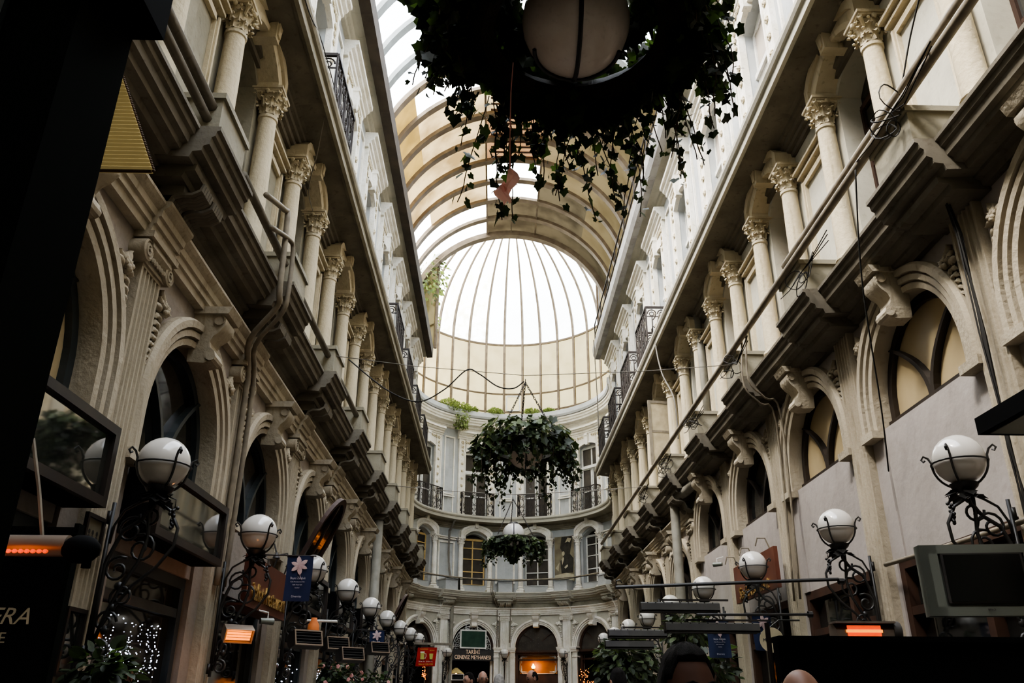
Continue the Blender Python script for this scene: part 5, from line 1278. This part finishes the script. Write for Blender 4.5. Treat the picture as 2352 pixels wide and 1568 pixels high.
pipe('ledge_pipe', [(-2.72,2.9,4.96),(-2.72,6.42,4.96)], .045, 'soffit', 'dark pipe under the thick one over the near left balcony ledge', sub=2)
for k_, (ya, yb) in enumerate(((7.3,9.35),(10.2,12.3),(13.2,15.3))): pipe('ledge_pipe', [(-2.70,ya,5.08),(-2.70,yb,5.08)], .05, 'soffit', 'dark pipe along the left balcony ledge, %s length past the conduits' % ORD[k_])
pipe('ledge_pipe', [(3.84,2.5,5.42),(3.84,7.1,5.42),(3.84,9.7,5.42)], .055, 'pipe', 'thick brown pipe along the near right balcony ledge', sub=2)
pipe('ledge_pipe', [(3.80,2.5,5.24),(3.80,15,5.30),(3.80,30,5.33)], .05, 'pipe', 'long brown pipe running the whole right balcony ledge', sub=3)
pipe('drainpipe', [(4.25,17.3,4.40),(4.2,17.9,4.36),(4.1,18.75,4.32),(4.08,18.78,4.1),(4.08,18.8,-1.3)], .11, 'greypipe', 'fat grey drainpipe bending down the right wall past the ledge', sub=4)
pipe('drainpipe', [(-2.98,21.2,4.3),(-2.98,21.2,-1.3)], .12, 'greypipe', 'grey drainpipe down the far left wall behind the globe lamps')
pipe('drainpipe', [(4.33,16.2,8.0),(4.33,16.2,5.0)], .09, 'greypipe', 'grey downpipe between the upper columns of the right wall')
for j, (y_, t) in enumerate(((11.75,'first'),(12.0,'second'))): pipe('conduit_pipe', [(3.85,y_-.1,5.3),(3.80,y_-.1,4.55),(4.05,y_-.02,4.28),(4.30,y_+.1,4.0),(4.32,y_+.35,1.4)], .016, 'pipe', 'grey conduit bending under the right ledge to the third pilaster, %s of two' % t, sub=4)
pipe('conduit_pipe', [(4.32,6.0,1.40),(4.32,8.1,1.42),(4.32,9.3,1.45)], .025, 'pipe', 'long thin pipe running level above the near right shop window')
def bundle(name, pts, n, spread, r, m, label):
    q = random.Random(len(label)); b = MB()
    for k in range(n):
        off = [rv(q, spread) for _ in pts]; P = [Vector(p)+o_ for p, o_ in zip(pts, off)]; Q = []
        for i in range(len(P)-1):
            for j in range(5): t = j/5; t2 = t*t*(3-2*t); Q.append(P[i].lerp(P[i+1], t2) if False else P[i].lerp(P[i+1], t))
        Q.append(P[-1]); b.tube(Q, r, 4)
    return tag(link(name, b.mesh(name, m)), label, 'cables')
bundle('cable_bundle', [(4.13,6.35,5.3),(4.12,6.45,4.7),(4.22,6.5,4.0),(4.24,6.5,3.0),(4.24,6.5,2.0),(4.24,6.5,1.3)], 7, .035, .009, 'cable', 'bundle of black cables running down the nearest right pilaster')
bundle('cable_bundle', [WE.pt(0,HB+.05,.66,7.85),WE.pt(0,HB+.05,.20,7.4),WE.pt(0,HB+.08,.16,6.4),WE.pt(0,HB+.05,.3,5.7),WE.pt(0,HB+.0,.45,5.35)], 14, .05, .012, 'greycable', 'thick grey cable bundle down the curved wall left of the yellow window')
bundle('cable_bundle', [WE.pt(0,HB+.45,.55,5.3),WE.pt(0,HB+.5,.52,4.7),WE.pt(0,HB+.35,.2,4.3),WE.pt(0,HB+.28,.18,3.9)], 9, .05, .014, 'cable', 'dark cable tangle beside the left pedestal of the curved wall')
pipe('drainpipe', [WE.pt(0,HB+.45,.5,4.6),WE.pt(0,HB+.33,.25,4.2),WE.pt(0,HB+.33,.2,3.9),WE.pt(0,HB+.33,.2,-1.3)], .09, 'greypipe', 'grey drainpipe down the curved wall left of the green board', sub=3)
for j in range(2): pipe('conduit_pipe', [WE.pt(1,HB-.75+.1*j,.62,5.25),WE.pt(1,HB-.75+.1*j,.60,4.75),WE.pt(1,HB-.45+.1*j,.35,4.25),WE.pt(1,HB-.36+.1*j,.15,4.0),WE.pt(1,HB-.36+.1*j,.15,2.4)], .022, 'pipe', 'thin conduit bending down at the middle pilaster of the curved wall, %s of two' % ORD[j], sub=3)
pipe('ledge_pipe', [WE.pt(k_,0,.60,5.30) for k_ in (-.6,-.2,.2,.6,1,1.4,1.8,2.2,2.6,3,3.4)], .035, 'pipe', 'pipe with cables following the curved balcony ledge of the end wall', sub=3)
cable('slack_cable', [WE.pt(k_,0,.64+.02*(k_%.8),5.24+.03*sin(k_*7)) for k_ in (-.6,-.2,.2,.6,1,1.4,1.8,2.2,2.6,3,3.4)], .015, 'cable', 'slack dark cable tied along the curved ledge pipe', sub=4)
pipe('conduit_pipe', [WE.pt(2,-1.1,.62,5.3),WE.pt(2,-1.1,.60,4.6),WE.pt(2,-1.2,.25,4.1),WE.pt(2,-1.25,.2,2.6)], .022, 'pipe', 'pale conduit dropping in front of the middle left spandrel of the curved wall', sub=3)
q = random.Random(5)
for j, (y_, z_) in enumerate(((6.3,5.2),(8.9,4.9),(12.1,5.0),(15.0,4.95),(18.0,4.9),(20.9,4.9))):
    b = MB()
    for k_ in range(5):
        c_ = Vector((3.72+q.uniform(-.05,.08), y_+q.uniform(-.2,.2), z_+q.uniform(-.15,.1))); R_ = q.uniform(.06,.16); n_ = rv(q).normalized(); u_ = n_.orthogonal().normalized(); v_ = n_.cross(u_)
        b.tube([c_+u_*R_*cos(t)*(1+.2*sin(2*t))+v_*R_*sin(t) for t in [2*pi*i/14 for i in range(14)]], .007, 4, closed=True)
    for k_ in range(3): b.tube([(3.75,y_-.8,z_+.05+q.uniform(-.1,.1)),(3.70,y_-.3,z_-.06+q.uniform(-.1,.05)),(3.72,y_,z_),(3.70,y_+.4,z_-.05),(3.76,y_+.9,z_+.08)], .007, 4)
    tag(link('tangled_cables', b.mesh('tangled_cables','cable')), 'tangle of thin dark cables on the right ledge, %s from the camera' % ORD[j], 'cables', 'cable tangles on the right ledge')
cable('loose_cable', [(3.9,5.0,6.6),(3.95,6.0,6.0),(3.9,6.4,5.5),(3.84,6.9,5.36)], .009, 'cable', 'loose black cable sagging from the near right columns to the ledge pipe')
cable('loose_cable', [(3.75,7.2,5.2),(3.9,7.8,4.2),(4.2,8.5,3.0),(4.35,8.9,2.4)], .009, 'cable', 'loose black cable slanting across the near right arch')
cable('loose_cable', [(-2.44,4.9,8.2),(-2.42,7.5,7.9),(-2.44,8.6,8.2),(-2.44,9.6,8.25)], .008, 'cable', 'thin cable drooping along the left cornice edge')
cable('loose_cable', [(-2.50,9.6,8.2),(-2.75,10.3,7.6),(-3.0,11.0,7.35),(-3.1,12.2,7.5)], .007, 'greycable', 'pale string looping below the left cornice')
cable('loose_cable', [(3.72,17.2,8.3),(3.75,18.0,8.0),(3.80,17.8,7.1),(3.95,17.4,6.3),(4.0,17.5,5.4)], .018, 'greycable', 'thick pale cable hanging over the right cornice past the railings')
cable('loose_cable', [(3.7,29.3,13.0),(3.75,29.4,11.5),(3.8,29.6,10.0),(3.8,29.7,9.4)], .02, 'greycable', 'pale cable dropping from the end of the right gutter')
# open shutter on the right first floor
o = empty('open_shutter', (4.10,19.5,5.35), radians(8), label='weathered grey shutter leaf standing open on the right first floor', cat='shutter')
b = MB(); frame_rect(b, -.36, .30, 0, 1.65, .07, -.02, .02, (), (.85,)); link('frame', b.mesh('frame','pipe'), o); b = MB(); b.box((-.30,-.008,.07),(.24,.008,1.58)); link('panel', b.mesh('panel','paper'), o)
# white bar, orange lantern and cameras on the left
b = MB(); b.tube([(-2.68,12.5,1.10),(-2.25,12.5,1.09)], .018, 8); tag(link('white_bar', b.mesh('white_bar','winwhite')), 'short white bar sticking out over the left heaters', 'bar')
b = MB(); b.lathe([(0,-.16),(.05,-.16),(.085,-.06),(.08,.05),(.045,.11),(.04,.15),(0,.15)], n=14); tag(link('orange_jar', b.mesh('orange_jar','orange',True), None, (-2.56,12.4,.98)), 'dim orange jar lantern hanging beside the white bar on the left', 'lantern')
def spot(p, rz, label):
    o = empty('security_camera', p, rz, label=label, cat='camera'); b = MB(); b.lathe([(0,-.09),(.035,-.09),(.04,.07),(.03,.08),(0,.075)], (0,0,0), 12, 'x'); link('body', b.mesh('body','plastic',40), o)
    b = MB(); b.tube([(0,0,.03),(0,.0,.1),(-.12,.0,.12)], .01, 5); link('bracket', b.mesh('bracket','winwhite'), o)
spot((-2.75,10.6,.92), .6, 'small bullet camera on the left wall beside the brown signboard'); spot((4.0,15.2,2.35), 2.6, 'small white spotlight on the right wall over the brown signboard'); spot((-2.7,15.9,.95), .6, 'small camera on the left wall above the second lily banner')
# ------------------------------------------------------------------ people
def person(p, rz, h, label, skin='skin', hair='hair', top='cloth', bald=False, beard=False, tilt=0., seated=False, k=0):
    o = empty('person', p, rz, label=label, cat='person'); s = h/1.75
    Z = lambda z: (z+k)*s if z > .5 else z*s
    J = {}; E_ = []; R_ = {}
    def j(n, x, y, z, r, par=None):
        J[n] = (x*s, y*s, Z(z)); R_[n] = r*s
        if par: E_.append((par, n))
    j('pel',0,0,.95,.14); j('wai',0,0,1.10,.125,'pel'); j('che',0,-.01,1.28,.15,'wai'); j('sho',0,0,1.43,.10,'che'); j('nec',0,.0,1.50,.062,'sho'); j('hd0',0,-.01,1.56,.058,'nec')
    for sg, t in ((-1,'l'),(1,'r')):
        j('s'+t,sg*.17,0,1.42,.065,'sho'); j('e'+t,sg*.24,.02,1.14,.048,'s'+t); j('w'+t,sg*.20,-.18,1.00,.032,'e'+t); j('h'+t,sg*.19,-.25,.98,.034,'w'+t)
        for q, dx in enumerate((-.03,-.01,.01,.03)): j('f%d%s'%(q,t),sg*.19+dx,-.30,.97,.011,'h'+t); j('g%d%s'%(q,t),sg*.19+dx,-.335+.006*abs(q-1.5),.95,.009,'f%d%s'%(q,t))
        j('t0'+t,sg*.14,-.27,.98,.012,'h'+t)
        if seated: j('k'+t,sg*.12,-.42,.92,.08,'pel'); J['a'+t] = (sg*.12*s,-.40*s,.08); R_['a'+t] = .05; E_.append(('k'+t,'a'+t)); J['o'+t] = (sg*.12*s,-.56*s,.05); R_['o'+t] = .04; E_.append(('a'+t,'o'+t))
        else: j('q'+t,sg*.10,0,.88,.10,'pel'); j('k'+t,sg*.11,-.01,.50,.065,'q'+t); j('a'+t,sg*.11,.02,.09,.045,'k'+t); j('o'+t,sg*.12,-.15,.05,.04,'a'+t)
    names = list(J); me = bpy.data.meshes.new('body'); me.from_pydata([J[n] for n in names], [(names.index(a), names.index(b_)) for a, b_ in E_], [])
    bo = bpy.data.objects.new('body', me); col.objects.link(bo); sk_ = bo.modifiers.new('s','SKIN'); sv = me.skin_vertices[0].data
    for i, n in enumerate(names): sv[i].radius = (R_[n], R_[n]*(.8 if n in ('che','wai','pel') else 1)); sv[i].use_root = (n == 'pel')
    sb = bo.modifiers.new('u','SUBSURF'); sb.levels = sb.render_levels = 1
    bpy.context.view_layer.update(); m2 = bpy.data.meshes.new_from_object(bo.evaluated_get(bpy.context.evaluated_depsgraph_get())); m2.name = 'body'
    bpy.data.objects.remove(bo); m2.materials.clear(); m2.materials.append(M[top]); m2.materials.append(M[skin])
    for f in m2.polygons:
        f.use_smooth = True; c = f.center; f.material_index = 1 if (c.z > Z(1.495)) or (c.y < -.21*s and c.z > Z(.9) and abs(c.x) < .3*s and c.z < Z(1.1) and not (seated and c.z < Z(.94))) else 0
    link('body', m2, o)
    # head: cranium, jaw, brow, nose, lips, ears in one skin
    hc = Vector((0,-.015*s,Z(1.655))); b = MB(); n = 28; rows = 22; a_, bb, c_ = .076*s, .096*s, .122*s; vs = []
    for i in range(rows+1):
        ph = pi*i/rows
        for jx in range(n):
            t = 2*pi*jx/n; x, y, z = sin(ph)*cos(t), sin(ph)*sin(t), cos(ph)
            fz = z; X = x*a_*(1-.30*max(0,-fz)**1.3); Y = y*bb*(1-.12*max(0,-fz)); ZZ = z*c_
            if y < 0:       # face side
                Y += .010*s*max(0,-y)*math.exp(-((z+.02)/.10)**2)*(1 if abs(x) < .62 else .3)*-.2 + .008*s*math.exp(-((z-.12)/.07)**2)*-1*max(0,-y)
                Y += .010*s*math.exp(-((z-.0)/.09)**2)*math.exp(-((abs(x)-.42)/.18)**2)                    # eye sockets
                Y -= .024*s*math.exp(-((z+.20)/.10)**2)*math.exp(-(x/.15)**2)+.012*s*math.exp(-((z+.05)/.13)**2)*math.exp(-(x/.12)**2)   # nose
                Y -= .008*s*math.exp(-((z+.50)/.05)**2)*math.exp(-(x/.25)**2)+.007*s*math.exp(-((z+.60)/.05)**2)*math.exp(-(x/.22)**2); Y -= .010*s*math.exp(-((z+.82)/.12)**2)*math.exp(-(x/.3)**2)
            vs.append((X,Y,ZZ))
    b.add(vs, [(i*n+jx,i*n+(jx+1)%n,(i+1)*n+(jx+1)%n,(i+1)*n+jx) for i in range(rows) for jx in range(n)])
    for sg in (-1,1):
        b.sphere((sg*.080*s,.008*s,-.01*s), .030*s, 10, (.35,.7,1.05)); b.tube([(sg*(.086)*s,(.008+.020*cos(t))*s,(-.01+.030*sin(t))*s) for t in [2*pi*i/10 for i in range(10)]], .0045*s, 5, closed=True)
    hd = link('head', b.mesh('head', skin, True), o, hc, rot=(tilt,0,0))
    b = MB()
    for sg in (-1,1): b.sphere((sg*.031*s,-.084*s,.003*s), .0125*s, 10)
    link('eyes', b.mesh('eyes','eye',True), hd); b = MB()
    for sg in (-1,1): b.sphere((sg*.031*s,-.0945*s,.003*s), .006*s, 8); b.tube([(sg*.012*s,-.098*s,.024*s),(sg*.03*s,-.100*s,.031*s),(sg*.050*s,-.090*s,.024*s)], .004*s, 5)
    link('brow', b.mesh('brow',hair,True), hd); b = MB(); b.sphere((0,-.098*s,-.066*s), .02*s, 10, (1.1,.35,.35)); link('lips', b.mesh('lips','lips',True), hd)
    b = MB(); q = random.Random(int(h*100)); vs = []; rows = 14
    for i in range(rows+1):
        for jx in range(n):
            t = 2*pi*jx/n; x0, y0 = cos(t), sin(t); lim = (.80 if y0 < -.55 else 1.25 if y0 < -.1 else 1.95)
            if bald: ph0 = .78 if y0 > -.2 else 1.2; lim = max(ph0+.12, lim if y0 > -.35 else ph0+.03); ph = ph0+(lim-ph0)*i/rows
            else: ph = lim*i/rows
            k_ = 1.055 if bald else 1.10+.025*sin(7*t+3*ph)+(.05 if ph < .9 else 0)
            if i == rows: k_ = 1.0
            if bald and y0 < -.30: k_ = .93
            x, y, z = sin(ph)*x0, sin(ph)*y0, cos(ph); vs.append((x*a_*k_*(1-.30*max(0,-z)**1.3), y*bb*k_, z*c_*k_))
    b.add(vs, [(i*n+jx,i*n+(jx+1)%n,(i+1)*n+(jx+1)%n,(i+1)*n+jx) for i in range(rows) for jx in range(n)]); link('hair', b.mesh('hair',hair,True), hd)
    b = MB(); b.lathe([(.062*s,-.02),(.078*s,.0),(.080*s,.03*s),(.068*s,.028*s)], (0,-.005*s,Z(1.485)), 14); link('collar', b.mesh('collar','cloth2',True), o)
    return o
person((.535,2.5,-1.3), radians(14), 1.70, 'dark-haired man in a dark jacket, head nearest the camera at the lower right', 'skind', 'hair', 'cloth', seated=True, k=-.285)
person((1.12,3.25,-1.3), radians(-20), 1.84, 'balding man by the black partition, only his crown showing', 'skind2', 'hair', 'cloth', bald=True, seated=True, k=-.42)
person((-.19,15,-1.3), radians(15), 1.80, 'bald man in a dark jacket standing in front of the doorway', 'skin', 'hairg', 'cloth', bald=True)
person((-.42,15.6,-1.3), radians(-60), 1.79, 'dark-haired man standing behind the bald man, turned left', 'skin', 'hair', 'cloth')
person((.07,12,-1.3), radians(180), 1.65, 'grey-haired person seen from behind in the middle of the passage', 'skin', 'hairg', 'cloth')
person((.67,15.2,-1.3), radians(-70), 1.83, 'balding man in profile in front of the lit mirror', 'skin', 'hair', 'cloth', bald=True, tilt=.2)
person((1.12,8,-1.3), radians(200), 1.58, 'black-haired person seen from behind below the green bush', 'skin', 'hair', 'cloth')
# ------------------------------------------------------------------ camera, sky and sun
cam = bpy.data.cameras.new('camera'); co = bpy.data.objects.new('camera', cam); col.objects.link(co)
cr = Vector((0.99977785,-0.02045591,0.00508075)); cd = Vector((0.01288473,0.4023797,-0.91538219)); cf = Vector((0.01668058,0.9152443,0.40255388))
co.matrix_world = Matrix(((cr.x,-cd.x,-cf.x,0),(cr.y,-cd.y,-cf.y,0),(cr.z,-cd.z,-cf.z,ZO),(0,0,0,1)))
cam.sensor_width = 36; cam.lens = 36*1901.55/2352; cam.clip_start = .05; cam.clip_end = 200
bpy.context.scene.camera = co
wd = bpy.data.worlds.new('sky'); bpy.context.scene.world = wd; wd.use_nodes = True; nt = wd.node_tree
bg = nt.nodes['Background']; sk = nt.nodes.new('ShaderNodeTexSky'); sk.sky_type = 'NISHITA' if True else 'PREETHAM'
sk.sun_disc = False; sk.sun_elevation = radians(50); sk.sun_rotation = radians(250); sk.dust_density = 3; sk.air_density = 1.5
mx = nt.nodes.new('ShaderNodeMix'); mx.data_type = 'RGBA'; mx.inputs[0].default_value = .85; mx.inputs[7].default_value = (1.0,.985,.945,1)
nt.links.new(sk.outputs[0], mx.inputs[6]); nt.links.new(mx.outputs[2], bg.inputs['Color'])
bg.inputs['Strength'].default_value = 7.2
s = bpy.data.lights.new('sun', 'SUN'); s.energy = 6.5; s.angle = radians(12); s.color = (1,.97,.9)
so = bpy.data.objects.new('sun', s); col.objects.link(so)
so.rotation_euler = Vector((.52,.30,-.80)).to_track_quat('-Z','Y').to_euler()
def point(nm, p, e, c, r=.08):
    l = bpy.data.lights.new(nm, 'POINT'); l.energy = e; l.color = c; l.shadow_soft_size = r
    o = bpy.data.objects.new(nm, l); col.objects.link(o); o.location = (p[0],p[1],p[2]+ZO); return o
for L_ in LAMPS: point(*L_)
sc = bpy.context.scene
sc.view_settings.view_transform = 'AgX'; sc.view_settings.look = 'AgX - Medium High Contrast'; sc.view_settings.exposure = .03
sc.cycles.use_adaptive_sampling = True; sc.cycles.adaptive_threshold = .03; sc.cycles.max_bounces = 6; sc.cycles.diffuse_bounces = 4; sc.cycles.transparent_max_bounces = 12; sc.cycles.glossy_bounces = 3; sc.cycles.transmission_bounces = 4
sc.cycles.use_denoising = True; sc.cycles.sample_clamp_indirect = 8; sc.cycles.caustics_reflective = False; sc.cycles.caustics_refractive = False
